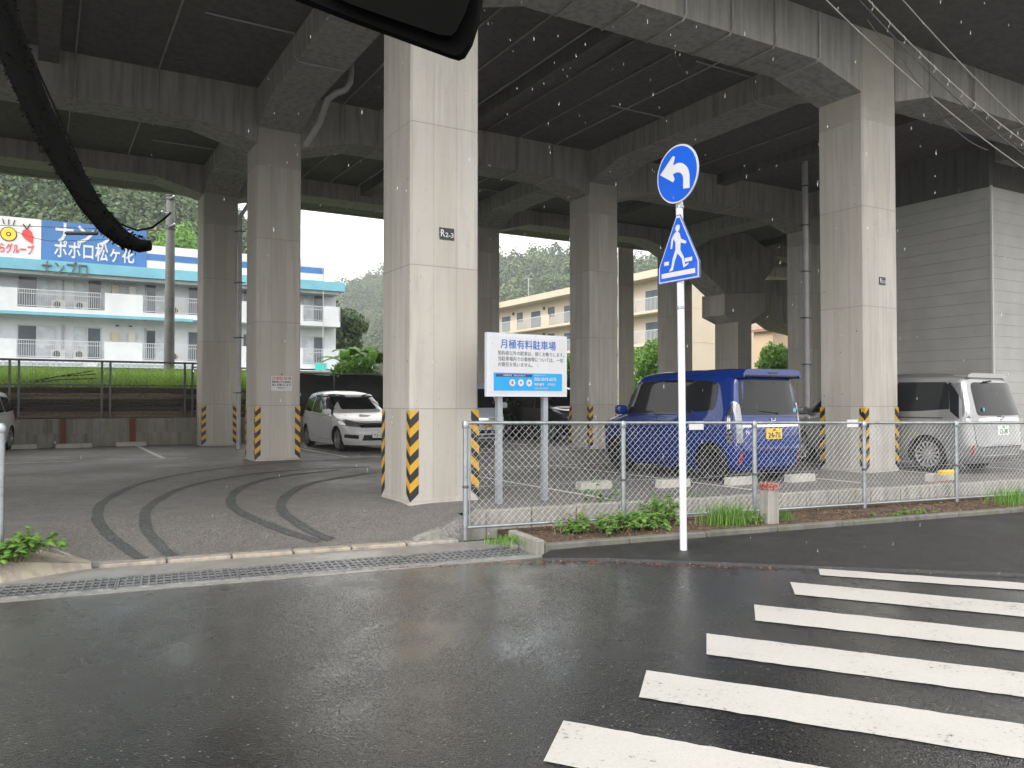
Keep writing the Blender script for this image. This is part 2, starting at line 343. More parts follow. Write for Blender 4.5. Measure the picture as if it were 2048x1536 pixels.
for k,path in enumerate(([(285,1118),(250,1095),(213,1065),(195,1033),(213,1000),(290,965),(420,940),(560,926),(740,917)],[(345,1112),(315,1085),(290,1045),(305,1008),(370,975),(480,952),(600,940),(740,934)],[(640,1083),(545,1053),(478,1022),(462,997),(490,972),(560,953),(680,940)],[(662,1080),(600,1050),(563,1018),(575,990),(625,966),(730,948)])):
    ribbon(tr,[lotpt(*p) for p in path],.12,lambda q,k=k:onlot(q,.004+.0015*k))
tk=struct('tyre_tracks',tr)
# painted lines on the lot
ln=mb('lot_paint')
def strip(m,p0,p1,w,dz=.005,n=10,zf=None):
    p0=Vector(p0);p1=Vector(p1); d=(p1-p0).normalized(); s_=Vector((-d.y,d.x,0))*w/2; vs=[];fs=[]
    for i in range(n+1):
        p=p0+(p1-p0)*i/n
        for q in (p+s_,p-s_): vs.append(onlot(q,dz) if zf is None else (q.x,q.y,zf))
    for i in range(n): fs.append((2*i,2*i+1,2*i+3,2*i+2))
    m.add(vs,fs)
for a in (2.5,4.95,7.25,9.75,12.1,14.5): strip(ln,W(a,-1.1),W(a,4.2),.1)
strip(ln,W(2.45,4.26),W(14.5,4.26),.1)
for a in (-11,-8.4,-6.0,-1.6): strip(ln,W(a,10.42),W(a,16.2),.12 if a!=-6.0 else .2)
strip(ln,W(-16,10.35),W(-1.1,10.35),.09)
for a in (2.1,4.7,6.4,8.4,10.2,12.2): strip(ln,W(a,8.6),W(a,15.6),.1)
strip(ln,W(2.05,8.53),W(12.2,8.53),.1)
struct('parking_lines',ln)
# crosswalk stripes
cwm=[((1637,1138),(1640,1151),(2048,1161),(2048,1187)),((1580,1165),(1590,1190),(2048,1203),(2048,1240)),((1508,1210),(1511,1242),(2048,1262),(2048,1308)),((1413,1268),(1413,1310),(2048,1344),(2048,1398)),((1293,1342),(1278,1396),(2048,1446),(2048,1524))]
def jag(a,b,n,amp):
    a=Vector(a);b=Vector(b); d=(b-a).normalized(); s_=Vector((-d.y,d.x,0))
    return [a+(b-a)*i/n+s_*rnd.uniform(-amp,amp)*(0 if i in (0,n) else 1) for i in range(n)]
cw=mb('crossing_paint'); lastd=None
def stripe(A,B,d1,d2):
    Ln=4.0; A2=A+d1*Ln; B2=B+d2*Ln
    pts=jag(A,A2,60,.006)+jag(A2,B2,4,.003)+jag(B2,B,60,.006)+jag(B,A,6,.004)
    n=len(pts)
    # strips between the two long edges keep the polygon valid
    top=jag(A,A2,60,.006)+[A2]; bot=jag(B,B2,60,.006)+[B2]
    vs=[(p.x,p.y,.005) for p in top+bot]; k=len(top)
    cw.add(vs,[(k+i,k+i+1,i+1,i) for i in range(k-1)])
for A,B,A2,B2 in cwm:
    a,b,c,d=[gnd(*q,0) for q in (A,B,A2,B2)]; d1=(c-a).normalized(); d2=(d-b).normalized(); dm=((d1+d2)/2).normalized(); lastd=dm; stripe(a,b,dm,dm)
    lastA,lastB=a,b
stripe(gnd(1127,1443),gnd(1087,1524),lastd,lastd)
a,b=gnd(1127,1443),gnd(1087,1524); off=a-lastA; stripe(a+off,b+off,lastd,lastd); stripe(a+off*2,b+off*2,lastd,lastd)
struct('crosswalk',cw)
# sidewalk (dark asphalt) right of the grating, with a low kerb lip
sw=mb('walk_asphalt'); edge=[gnd(x,y,0) for x,y in ((1085,1122),(1200,1122),(1400,1129),(1650,1139),(2048,1153))]; d=(edge[-1]-edge[-2]).normalized(); edge.append(edge[-1]+d*20)
back=[S(rn(p)[0]*1.0,-1.02) for p in edge]; back[0]=S(.62,-1.02)
vs=[];fs=[];k=len(edge)
for p,q in zip(edge,back):
    vs+=[(p.x,p.y,-.002),(p.x,p.y+.01,.028),(p.x,p.y+.12,.036),(q.x,q.y,.06)]
for i in range(k-1):
    for j in range(3): fs.append((4*i+j,4*i+4+j,4*i+5+j,4*i+1+j))
sw.add(vs,fs); struct('sidewalk',sw)
# concrete gutter strip in front of the entrance, kerb stones, wedge kerbs
gt=mb('wet_concrete'); gt.box(-30,.5,-.5,.0,-.02,.008); gt.box(-30,.5,-1.12,-1.02,-.02,.006); struct('gutter_pavement',gt,MS)
pit=mb('pit_black'); pit.box(-30,.5,-1.02,-.5,-.02,.003); struct('drain_shade',pit,MS)  # flat black sheet paints the shade of the trench below the gratings
for i in range(6):
    r0=-3.66+i*.6; k=mb('kerb_warm'); k.cbox(r0+.008,r0+.592,-.005,.14,-.02,.04,.012)
    o=k.build('kerb_stone',None,MS); tag(o,'flush pale kerb stone in the row along the lot entrance','kerb stone','kerb stones across the entrance')
# gratings, one per metre
def grating(r0,Lr=.985):
    e=mb('grating_steel')
    for y in (-1.0,-.535): e.box(r0,r0+Lr,y-.018,y+.018,-.005,.018)
    for y in (-.885,-.765,-.65): e.box(r0+.02,r0+Lr-.02,y-.012,y+.012,0,.014)
    x=r0
    while x<r0+Lr+.001: e.box(x,x+.014,-.982,-.553,0,.0165); x+=(Lr-.014)/16
    return e
for i in range(9):
    o=grating(-8.4+i*.99).build('drain_grating',None,MS)
    tag(o,'galvanised steel grating in the row along the lot entrance','grating','drain gratings along the road edge')
# right: retaining kerb wall of blocks behind the fence
for i in range(26):
    r0=.35+i*.6; k=mb('kerb_concrete'); 
    k.cbox(r0+.004,r0+.596,.26+rnd.uniform(-.006,.006),.42,-.02,PZ+.03+rnd.uniform(-.006,.006),.014)
    o=k.build('kerb_block',None,MS); tag(o,'weathered concrete block in the low kerb wall behind the mesh fence','kerb block','kerb wall blocks behind the fence')
k=mb('kerb_concrete'); vs=[(-.55,.06,-.02),(.346,.24,-.02),(.346,.44,-.02),(-.55,.2,-.02),(-.55,.06,.045),(.346,.24,PZ+.03),(.346,.44,PZ+.03),(-.55,.2,.06)]
k.add(vs,[(0,3,2,1),(4,5,6,7),(0,1,5,4),(1,2,6,5),(2,3,7,6),(3,0,4,7)]); tag(k.build('wedge_kerb',None,MS),'sloping concrete wedge kerb behind the end post of the mesh fence','kerb')
k=mb('kerb_warm'); vs=[(-6.5,-.45,-.02),(-4.35,-.38,-.02),(-3.7,.0,-.02),(-3.7,.14,-.02),(-6.5,.3,-.02),(-6.5,-.30,.20),(-4.45,-.26,.18),(-3.72,.03,.05),(-3.72,.12,.055),(-4.3,.3,PZ+.01),(-6.5,.3,PZ+.02)]
vs=[Vector(v) for v in vs]
k.add(vs,[(0,1,6,5),(1,2,7,6),(2,3,8,7),(3,4,10,9),(3,9,8),(5,6,9,10),(6,7,8,9),(0,5,10,4)]); tag(k.build('wedge_kerb',None,MS),'crumbling yellowed concrete wedge at the left corner of the entrance under weeds','kerb')
k=mb('kerb_concrete'); k.cbox(-30,-6.5,-.40,.3,-.02,PZ+.02,.02); tag(k.build('side_kerb',None,MS),'long concrete kerb continuing left of the crumbling wedge','kerb')
# planting strip with kerb
so=mb('soil'); so.box(.5,30,-.93,.26,-.02,.075); struct('planting_soil',so,MS)
for i in range(28):
    r0=.5+i*1.0; k=mb('kerb_dark'); k.cbox(r0+.004,r0+.996,-1.05,-.935,-.02,.115,.012); tag(k.build('strip_kerb',None,MS),'mossy low kerb edging the planting strip beside the sidewalk','kerb','low kerbs edging the planting strip')
k=mb('kerb_concrete'); k.cbox(.40,.496,-1.05,-.3,-.02,.16,.012); k.cbox(.30,.396,-.62,-.2,-.02,.05,.01); tag(k.build('broken_kerb',None,MS),'broken concrete end slab where the grating meets the planting strip','kerb')
# ================================================================ VIADUCT
vd=thing('viaduct','grey concrete rigid frame rail viaduct on square columns over the car park','viaduct',O,TH)
CS=.973; ROWS={0:0.0,1:8.5,2:15.22}
ZT=8.42
def nearest(px,Yg,*_): pass
def tape(parent,cx,cy,faces,z0=PZ+.02,z1=PZ+1.18):
    # chevron tape wrapped round a column corner: bands in a V on the two faces
    for (cxn,cyn) in faces:
        w=.115; 
        sxn=1 if cxn==0 else -1; syn=1 if cyn==0 else -1
        X=cx+(0 if cxn==0 else CS); Y=cy+(0 if cyn==0 else CS); e=.004
        t=MB(); nb=5; ph=(z1-z0)/nb; drop=.11
        for yel in (0,1):
            t.mat('tape_yellow' if yel else 'tape_black')
            for b in range(nb+1):
                zz=z0+b*ph+(ph*.5 if yel else 0)
                for axis in (0,1):
                    pts=[(0,zz-drop*0.0),(w,zz+drop),(w,zz+drop+ph*.5),(0,zz+ph*.5)]
                    pts=[(q,min(max(z,z0),z1)) for q,z in pts]
                    if pts[3][1]-pts[0][1]+pts[2][1]-pts[1][1]<.004: continue
                    if axis==0: vs=[(X+sxn*(q if q>0 else -e),Y-syn*e,z) for q,z in pts]
                    else: vs=[(X-sxn*e,Y+syn*(q if q>0 else -e),z) for q,z in pts]
                    t.add(vs,[(0,1,2,3)])
        o=t.build('hazard_tape',parent); o['label']='yellow and black chevron tape on a column corner'
def column(a,b,top=ZT,tapes=(),cs=CS,parent=vd,mat='col_concrete',chip=False):
    e=.03; m=mb(mat)
    pts=[(e,0),(cs-e,0),(cs,e),(cs,cs-e),(cs-e,cs),(e,cs),(0,cs-e),(0,e)]
    zs=[PZ-.06,PZ+.02,PZ+.06]+[PZ+.3*i for i in range(1,27)]+[top-.003]
    vs=[];fs=[]
    for k,z in enumerate(zs):
        fl=.03 if k==0 else (.012 if k==1 else 0)
        for x,y in pts: vs.append((x+(x/cs-.5)*2*fl,y+(y/cs-.5)*2*fl,z))
    for k in range(len(zs)-1):
        for i in range(8): j=(i+1)%8; fs.append((8*k+i,8*k+j,8*k+8+j,8*k+8+i))
    m.add(vs,fs); o=m.build('column',parent); o.location=(a,b,0); o.location
    tape(o,0,0,tapes); return o
cols={}
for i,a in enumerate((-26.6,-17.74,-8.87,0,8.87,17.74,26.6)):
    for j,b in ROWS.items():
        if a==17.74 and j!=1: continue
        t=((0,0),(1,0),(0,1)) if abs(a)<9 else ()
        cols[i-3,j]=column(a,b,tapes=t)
def hbeam(x0,x1,y0,y1,zb,hz,hl,axis,haunch=(1,1),mat='beam_concrete',name='beam',z1=ZT):
    # beam along axis between x0..x1, with haunches
    pts=[(x0,z1),(x0,zb-hz if haunch[0] else zb)]
    if haunch[0]: pts.append((x0+hl,zb))
    if haunch[1]: pts+= [(x1-hl,zb)]
    pts+=[(x1,zb-hz if haunch[1] else zb),(x1,z1)]
    m=mb(mat); T=None
    if axis=='v': T=Matrix(((0,1,0,0),(1,0,0,0),(0,0,1,0),(0,0,0,1)))
    m.prism(pts[::-1],y0,y1,T); o=m.build(name,vd); bm=bmesh.new(); bm.from_mesh(o.data); bmesh.ops.recalc_face_normals(bm,faces=bm.faces); bm.to_mesh(o.data); bm.free(); return o
for i,a in enumerate((-26.6,-17.74,-8.87,0,8.87,17.74)):
    for j,b in ROWS.items():
        zb=7.56 if j<2 else 7.92
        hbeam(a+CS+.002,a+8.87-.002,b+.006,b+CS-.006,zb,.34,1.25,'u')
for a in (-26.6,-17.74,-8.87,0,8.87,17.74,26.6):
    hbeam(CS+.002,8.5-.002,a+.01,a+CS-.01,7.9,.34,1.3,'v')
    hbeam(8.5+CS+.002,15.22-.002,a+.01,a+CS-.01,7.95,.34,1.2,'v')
# secondary slab ribs
for a in (-22.2,-13.3,-4.43,4.43,13.3,22.2):
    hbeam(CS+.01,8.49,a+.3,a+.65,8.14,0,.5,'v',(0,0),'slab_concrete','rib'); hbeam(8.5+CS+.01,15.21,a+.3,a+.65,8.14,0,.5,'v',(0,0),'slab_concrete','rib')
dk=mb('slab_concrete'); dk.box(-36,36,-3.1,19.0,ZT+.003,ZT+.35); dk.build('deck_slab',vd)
pr=mb('beam_concrete'); pr.box(-36,36,-3.3,-3.1,ZT-.02,ZT+1.6); pr.build('parapet',vd); pr=mb('beam_concrete'); pr.box(-36,36,19.0,19.2,ZT-.02,ZT+1.6); pr.build('parapet',vd)
# second deck of the station further right/back keeps the sky out on the right
pr=mb('beam_concrete')
# conduits on beams and ceiling
def conduit(pts,r=.02,mat='pvc_dim',name='conduit'):
    m=mb(mat); m.tube(pts,r,6); return m.build(name,vd,smooth=True)
for i,a in enumerate((1.9,2.8,3.7,4.6,5.6,6.6,7.7,10.9,12.4,14.4,-2.0,-3.5,-5.4,-7)):
    zb=7.56
    conduit([(a,-.03,8.4),(a,-.03,zb+.05),(a,.04,zb-.03),(a,CS-.05,zb-.03),(a,CS+.03,zb+.04),(a,CS+.03,8.37),(a,CS+.5,8.39)]+[(a,8.0,8.39),(a,8.46,8.36),(a,8.46,zb+.03),(a,8.56,zb-.03),(a,9.4,zb-.03),(a,9.5,8.36),(a,14.9,8.39),(a,15.18,8.3),(a,15.18,7.95),(a,16.2,7.89)],.018,'pvc_dim' if i%3 else 'pvc')
for b in (2.6,5.4,11.3,13.4):
    for a0 in (.0,8.87,-8.87):
        conduit([(a0+CS+.03,b,8.38),(a0+CS+.03,b,7.95),(a0+CS-.05,b,7.87),(a0+.05,b,7.87),(a0-.03,b,7.95),(a0-.03,b,8.38),(a0-1.6,b,8.39)],.016,'pvc')
def pipe(name,label,pts,r,clamps=(),mat='pvc',group=None):
    t=thing(name,label,'pipe',tuple(pts[0]),0,group); o0=Vector(pts[0])
    m=mb(mat); m.tube([Vector(p)-o0 for p in pts],r,12); m.build('pipe_run',t,smooth=True)
    for c in clamps:
        k=mb('galv_dark'); k.lathe([(r+.004,-.02),(r+.02,-.02),(r+.02,.02),(r+.004,.02)],12,Matrix.Translation(Vector(c)-o0)); k.box(c[0]-o0.x-.16,c[0]-o0.x+.16,c[1]-o0.y-.01,c[1]-o0.y+.03,c[2]-o0.z-.012,c[2]-o0.z+.012); k.build('clamp',t)
    return t
p0=at(1611,500,22.6); pipe('drain_pipe','pale vertical drain pipe with dark clamps just left of the big right column',[(p0.x,p0.y,PZ),(p0.x,p0.y,8.3)],.085,[(p0.x,p0.y,z) for z in (2.6,3.9,5.2,6.5,7.6)])
p0=at(479,600,22.0); pipe('drain_pipe','slim pale drain pipe in the gap between the two left columns',[(p0.x,p0.y,PZ),(p0.x,p0.y,6.6),(p0.x+.35,p0.y+.1,7.2),(p0.x+.35,p0.y+.1,8.3)],.06,[(p0.x,p0.y,z) for z in (1.8,3.3,4.8,6.2)])
q=[at(612,290,17.2),at(640,245,16.8),at(655,200,16.5),at(672,186,16.4),at(690,180,16.3),at(700,165,16.3),at(702,140,16.3),at(702,105,16.3)]
pipe('hanging_pipe','bent pale drain pipe under the deck beside the notice column',q,[.03,.05,.085,.06,.06,.07,.07,.07] if 0 else .065,[])
# column number plates
for nm,a,px,py,txt,lab in (('number_plate',0,893,468,'R2-3','black number plate reading R2-3 on the nearest column'),('number_plate',8.87,1764,562,'R3-3','small black number plate reading R3-3 on the right column')):
    X=0; d=ray(px,py); o_=Vector((0,0,CAMZ)); n_=-V; t_=(W(a,0)-o_).dot(n_)/d.dot(n_); hit=o_+d*t_
    t=thing(nm,lab,'number plate',hit,TH); m=mb('plate_black'); w,h=(.105,.075) if a==0 else (.09,.07); m.box(-w,w,-.012,-.002,-h,h); m.build('plate',t)
    text('R',.13 if a==0 else .12,'sign_white',t,Matrix.Translation((-w+.012,-.014,.0))@XZ,bold=.002,fit=w*.62); text(txt[1:],.085,'sign_white',t,Matrix.Translation((-w*.25,-.014,-.018))@XZ,bold=.001,fit=w*1.15)
# notice on column behind
d=ray(563,767); o_=Vector((0,0,CAMZ)); t_=(W(0,8.5)-o_).dot(V)/d.dot(V); hit=o_+d*t_
t=thing('notice','white notice with red heading and black lines fixed to the left column','notice',hit,TH)
m=mb('sign_white'); m.box(-.23,.23,-.012,-.002,-.165,.165); m.build('panel',t)
text('月極駐車場',.085,'logo_red',t,Matrix.Translation((0,-.014,.105))@XZ,align='CENTER'); text('契約車以外の駐車は',.048,'plate_ink',t,Matrix.Translation((0,-.014,.03))@XZ,align='CENTER',bold=.0006); text('固くお断りします',.052,'plate_ink',t,Matrix.Translation((0,-.014,-.035))@XZ,align='CENTER',bold=.0006); text('管理者まで',.035,'plate_ink',t,Matrix.Translation((0,-.014,-.1))@XZ,align='CENTER')
m=mb('plate_black'); m.lathe([(.015,0),(.015,.01)],10,Matrix.Translation((.0,-.002,.205))@Matrix.Rotation(R(90),4,'X')); m.build('hook',t)
# ---- clad box at right
cb=at(1985,600,21.0); a0,b0=ab(cb)
cl=thing('clad_block','grey horizontally panelled block standing under the viaduct behind the silver van','building',(cb.x,cb.y,0),TH)
m=mb('clad_panel'); z=PZ; 
while z<7.15:
    z1=min(z+.30,7.2); m.cbox(0,9,0,3.1,z+.002,z1-.002,.005); z+=.30
m.build('wall_panel',cl); m=mb('panel_line'); m.box(.008,8.98,.008,3.08,0,7.17); m.build('backing',cl)
m=mb('flash_white'); m.box(-.02,.035,-.02,.035,0,7.2); m.build('corner_trim',cl)
hb=mb('slab_concrete'); hb.box(a0+.12,a0+12,b0+.12,b0+3.0,7.2,8.41); hb.build('beam',vd)  # darker slab concrete keeps this beam as dark as the shaded deck interior
# ---- second viaduct / ramp far right with its pier
rv=thing('ramp_pier','pale T headed concrete pier carrying the sloping ramp girder behind the blue car','pier',(0,0,0))
Yp=33.0
def P(px,py,Y=Yp): return at(px,py,Y)
m=mb('col_concrete')
def slabpoly(m,pts,Y,th,mat=None,dirv=V):
    f=[at(x,y,Y) for x,y in pts]; b=[p+dirv*th for p in f]; n=len(f)
    m.add(f+b,[tuple(range(n)),tuple(range(2*n-1,n-1,-1))]+[(i,i+n,(i+1)%n+n,(i+1)%n) for i in range(n)])
slabpoly(m,[(1449,586),(1530,578),(1532,622),(1503,642),(1503,860),(1476,860),(1476,644),(1449,630)],Yp,1.3); m.build('pier_head',rv)
rg=thing('ramp_girder','sloping concrete ramp girder running down under the deck on the right','girder',(0,0,0))
m=mb('beam_concrete'); slabpoly(m,[(1390,460),(1530,560),(1530,584),(1452,586),(1395,532),(1386,524)],Yp-.2,1.2); slabpoly(m,[(1392,380),(1560,520),(1530,560),(1388,462)],Yp-.1,3.5); m.build('girder_web',rg)
m=mb('beam_concrete'); slabpoly(m,[(1500,560),(1640,560),(1640,670),(1582,655),(1545,628),(1527,640),(1500,650)],Yp+6,1.6); m.build('knee_beam',rg)
# far columns seen between
for (x0,xr,x1,Y,lab) in ((1316,1358,1385,34,'far shaded column directly behind the sign pole'),(1236,1238,1268,36,'dark far column just right of the middle column')):
    m=mb('col_concrete'); A=at(x0,800,Y+.35);B=at(xr,800,Y);D=at(x1,800,Y+.7); E_=A+D-B
    m.prismz([A,B,D,E_],-.02,8.9); tag(m.build('far_column',None),lab,'column','far columns of the second frame')
m=mb('slab_concrete'); 
hb=mb('beam_concrete'); hb.box(22,40,19.3,20.3,7.9,8.4); hb.box(22,40,19.3,21,8.42,8.8); tag(hb.build('far_deck',None,MW),'dark deck of the second viaduct behind the first','viaduct')
# ================================================================ FENCES
def chainlink(m,Lx,z0,z1,r=.0023,pitch=.082,seg=3):
    # straight diagonal wires in the xz plane, clipped to the panel
    h=z1-z0; x=-h
    while x<Lx:
        for sgn in (1,-1):
            a=(x,z0 if sgn>0 else z1); b=(x+h,z1 if sgn>0 else z0)
            xa,xb=max(a[0],0),min(b[0],Lx)
            if xb-xa>.01:
                za=a[1]+sgn*(xa-a[0]); zb=a[1]+sgn*(xb-a[0])
                m.tube([(xa,.001*sgn,za),(xb,.001*sgn,zb)],r,seg,cap=False)
        x+=pitch
def solve_r(px,n=0,Y0=0):
    k=(px-1024)/FPX; p=S(0,n); return (k*p.y-p.x)/(RR.x-k*RR.y)
fr=thing('mesh_fence','low galvanised chain link fence in front of the notice board and blue car','fence',RO,TR)
posts=[solve_r(x) for x in (931,1246,1508,1727,1911)]; posts.append(posts[-1]+1.95); posts.append(posts[-1]+1.95)
ztop=lambda r:1.335-.0105*r
for i,r in enumerate(posts):
    m=mb('galvanised'); m.tube([(r,0,.03),(r,0,ztop(r)-.01)],.03,12); m.build('post',fr,smooth=True)
    m=mb('galvanised'); m.lathe([(.034,-.04),(.038,-.03),(.038,.02),(.02,.045)],12,Matrix.Translation((r,0,ztop(r)-.02))); m.build('post_cap',fr,smooth=True)
    m=mb('galv_dark'); m.lathe([(.033,-.015),(.037,-.01),(.037,.01),(.033,.015)],10,Matrix.Translation((r,0,.62))); m.build('clamp',fr)
rend=posts[-1]
m=mb('galvanised'); m.tube([(0,0,ztop(0)),(rend,0,ztop(rend))],.021,10); m.build('top_rail',fr,smooth=True)
m=mb('galvanised'); m.tube([(0,0,.165),(posts[2],0,.15)],.018,8); m.tube([(posts[2],0,.14),(rend,0,.12)],.018,8); m.build('bottom_rail',fr,smooth=True)
m=mb('galvanised'); m.tube([(posts[0],-.004,.62),(1.0,-.004,.605),(posts[1],-.004,.62),(posts[1]+1,-.004,.60),(posts[2],-.004,.63),(posts[3],-.004,.62),(posts[4],-.004,.64),(rend,-.004,.62)],.0025,4); m.build('tension_wire',fr)
m=mb('mesh_wire'); chainlink(m,rend,.17,1.30); o=m.build('wire_mesh',fr)
m=mb('galvanised'); m.tube([(.06,0,.17),(.06,0,1.3)],.009,6); m.build('stretch_bar',fr)
for px,w in ((1391,.22),(1703,.2)):
    r=solve_r(px); t=thing('paper_tag','small white blank label wired to the fence '+('right of the white sign pole' if px<1500 else 'in front of the right column'),'label',S(r,-.012,1.27),TR)
    m=mb('sign_white'); m.box(-w/2,w/2,-.004,.002,-.055,.05); m.build('card',t)
rl=solve_r(4,0); lf=thing('mesh_fence','galvanised fence end at the left picture edge above the crumbling kerb','fence',S(rl,0),TR)
m=mb('galvanised'); m.tube([(0,0,.05),(0,0,1.34)],.032,12); m.build('post',lf,smooth=True)
m=mb('galvanised'); m.lathe([(.036,-.04),(.04,-.03),(.04,.02),(.02,.05)],12,Matrix.Translation((0,0,1.33))); m.tube([(0,0,1.34),(-4,0,1.36)],.021,10); m.tube([(0,0,.2),(-4,0,.2)],.018,8); m.build('rail',lf,smooth=True)
m=mb('mesh_wire'); chainlink(m,4,.2,1.32); o=m.build('wire_mesh',lf); o.location=(-4,0,0)
# back retaining wall, rusty posts, fence, plank pile
bw=thing('retaining_wall','low stained concrete retaining wall at the back of the car park','wall',W(-14,16.5),TH)
m=mb('wall_concrete'); m.cbox(-16,40,0,.25,-.02,1.08,.02); m.build('wall_lower',bw)
m=mb('wall_concrete'); m.box(-16,40,-.025,0,PZ-.02,.66); m.build('wall_footing',bw)
def wall_x(px,b): # a where the ray px meets b=const
    k=(px-1024)/FPX; p=W(0,b); return (k*p.y-p.x)/(U.x-k*U.y)
for px in (127,266):
    a=wall_x(px,16.4); m=mb('rust_paint'); m.box(-.07,.07,-.02,0,0,.8); m.box(-.07,.07,.13,.15,0,.8); m.box(-.01,.01,0,.13,0,.8)
    o=m.build('steel_post',None,Matrix.Translation(W(a,16.31,PZ))@Matrix.Rotation(TH,4,'Z')); tag(o,'short rust red steel post standing against the low back wall, '+('the left one' if px<200 else 'the right one'),'post','rust red posts on the back wall')
bf=thing('back_fence','dark steel fence with open mesh standing on the low wall before the rice field','fence',W(-14,16.85),TH)
a0f=-14
for px in (28,212,377):
    a=wall_x(px,16.85)-a0f
    for dx in (-.11,.11): m=mb('galv_dark'); m.box(a+dx-.03,a+dx+.03,-.03,.03,1.0,2.74); m.build('post',bf)
m=mb('galv_dark'); m.box(-10,15.2,-.03,.03,2.70,2.76); m.build('top_rail',bf)
m=mb('galv_dark'); m.box(-10,15.2,-.02,.02,2.02,2.06); m.build('rail',bf)
m=mb('pvc'); chainlink(m,24,2.06,2.7,.004,.16); o=m.build('wire_mesh',bf); o.location=(-9,0,0)
m=mb('bldg_grey'); m.box(-6,-2,.4,.42,1.05,1.95); 
# planks behind the fence
plank=None
for k in range(45):
    lay=k//3; Ln=rnd.uniform(3.6,5.2)
    if plank is None or k%9==0:
        m=mb('wood_dark' if k%27 else 'wood_light'); m.cbox(0,4.6,-.09,.09,0,.052,.008); plank=m.build('timber_plank'); o=plank
    else: o=plank.copy(); C.objects.link(o)
    col_=k%3; a=wall_x((20,150,290)[col_],17.2)+rnd.uniform(-.6,.4)
    o.matrix_world=Matrix.Translation(W(a-1.2,17.1+rnd.uniform(-.04,.12),1.10+lay*.058+rnd.uniform(0,.01)))@Matrix.Rotation(TH+rnd.uniform(-.012,.012),4,'Z')@Matrix.Rotation(rnd.uniform(-.006,.006),4,'Y')@Matrix.Diagonal((Ln/4.6,1,1,1))
    tag(o,'dark weathered timber plank in the pile behind the dark steel fence','plank','dark planks piled behind the back fence')
for k,(x0,y0,x1,y1) in enumerate(((35,772,185,742),(40,765,192,748),(45,768,192,757))):
    m=mb('wood_dark'); A=at(x0,y0,24.3);B=at(x1,y1,24.3); mid=(A+B)/2+Vector((0,0,.05)); m.tube([p-A for p in (A,mid,B)],.016,6,r2=.02)
    tag(m.build('bamboo_pole',None,Matrix.Translation(A)),('upper','middle','lower')[k]+' of three thin dark poles leaning out over the rice field','pole','thin poles over the rice field')
# rice field on the terrace
tg=mb('terrace_green'); tg.quad(W(-40,17.5,1.3),W(60,17.5,1.3),W(60,90,1.3),W(-40,90,1.3)); struct('field_terrace',tg)
def grass(m,fn,n,h,w,lean=.3):
    for _ in range(n):
        p=fn(); hh=h*rnd.uniform(.65,1.15); an=rnd.uniform(0,6.28); l=Vector((math.cos(an),math.sin(an),0))*hh*lean*rnd.uniform(.1,1); s_=Vector((-math.sin(an),math.cos(an),0))*w
        a=p; b=p+l*.35+Vector((0,0,hh*.6)); c=p+l+Vector((0,0,hh))
        m.add([a-s_,a+s_,b+s_*.8,b-s_*.8,c],[(0,1,2,3),(3,2,4)])
m=mb('rice'); grass(m,lambda:W(rnd.uniform(-14,4),rnd.uniform(18.6,23),1.3),34000,1.3,.016,.3)
tag(m.build('rice_plants'),'bright green rice growing behind the plank pile','rice',kind='stuff')
# dark sheet fence behind the white car
a1,a2=wall_x(604,16.9),wall_x(760,16.9)+9
sf=thing('sheet_fence','tall black sheet fence on the back wall behind the white minivan','fence',W(a1-.7,16.95),TH)
m=mb('black_sheet'); n=40; Ls=a2-a1+.7
vs=[];fs=[]
for i in range(n+1):
    for z in (.9,2.46+.03*math.sin(i*.9)): vs.append((Ls*i/n,.03*math.sin(i*1.7),z))
for i in range(n): fs.append((2*i,2*i+2,2*i+3,2*i+1))
m.add(vs,fs); o=m.build('sheet',sf,smooth='all'); sm=o.modifiers.new('t','SOLIDIFY'); sm.thickness=.01
for i in range(8): m=mb('galv_dark'); m.tube([(i*Ls/7,-.06,1.0),(i*Ls/7,-.06,2.5)],.03,8); m.build('post',sf,smooth=True)
m=mb('galv_dark'); m.tube([(0,-.06,2.48),(Ls,-.06,2.48)],.022,8); m.build('rail',sf)
# ================================================================ SIGNS
pb=gnd(1367,1098,.055); pb.z=.045
sgp=thing('traffic_sign','white pole carrying a round left arrow sign over a pedestrian crossing sign','traffic sign',pb)
m=mb('pole_white'); m.tube([(0,0,0),(-.012,0,1.9),(-.028,0,3.75)],.037,20); m.build('pole',sgp,smooth=True)
m=mb('pole_white'); m.lathe([(.037,0),(.03,.015),(.01,.02)],20,Matrix.Translation((-.028,0,3.75))); m.build('pole_cap',sgp,smooth=True)
sd=Vector((.53,-.85,0)).normalized() # right direction across the sign faces (towards the viewer)
fn=Vector((0,0,1)).cross(sd); fn=-sd.cross(Vector((0,0,1)))
nrm=sd.cross(Vector((0,0,1)))  # outward normal
if nrm.y>0: nrm=-nrm
def signplane(px,py,off):
    c=at(px,py,pb.y-.05)-pb; mtx=Matrix((sd,Vector((0,0,1)),sd.cross(Vector((0,0,1))))).transposed().to_4x4(); mtx.translation=c; return mtx
def flat(m,pts,z,T):
    # possibly concave 2d polygon -> triangulated sheet with a small thickness
    bm=bmesh.new(); vs=[bm.verts.new((x,y,z)) for x,y in pts]; f=bm.faces.new(vs); r=bmesh.ops.triangulate(bm,faces=[f])
    bm.verts.index_update(); V2=[T@v.co for v in bm.verts]; F2=[tuple(v.index for v in f.verts) for f in bm.faces]; bm.free()
    k=len(V2); nz=(T.to_3x3()@Vector((0,0,1)))*-.0012; n=len(pts)
    m.add(V2+[v+nz for v in V2],F2+[tuple(i+k for i in f[::-1]) for f in F2]+[(i,i+k,(i+1)%n+k,(i+1)%n) for i in range(n)])
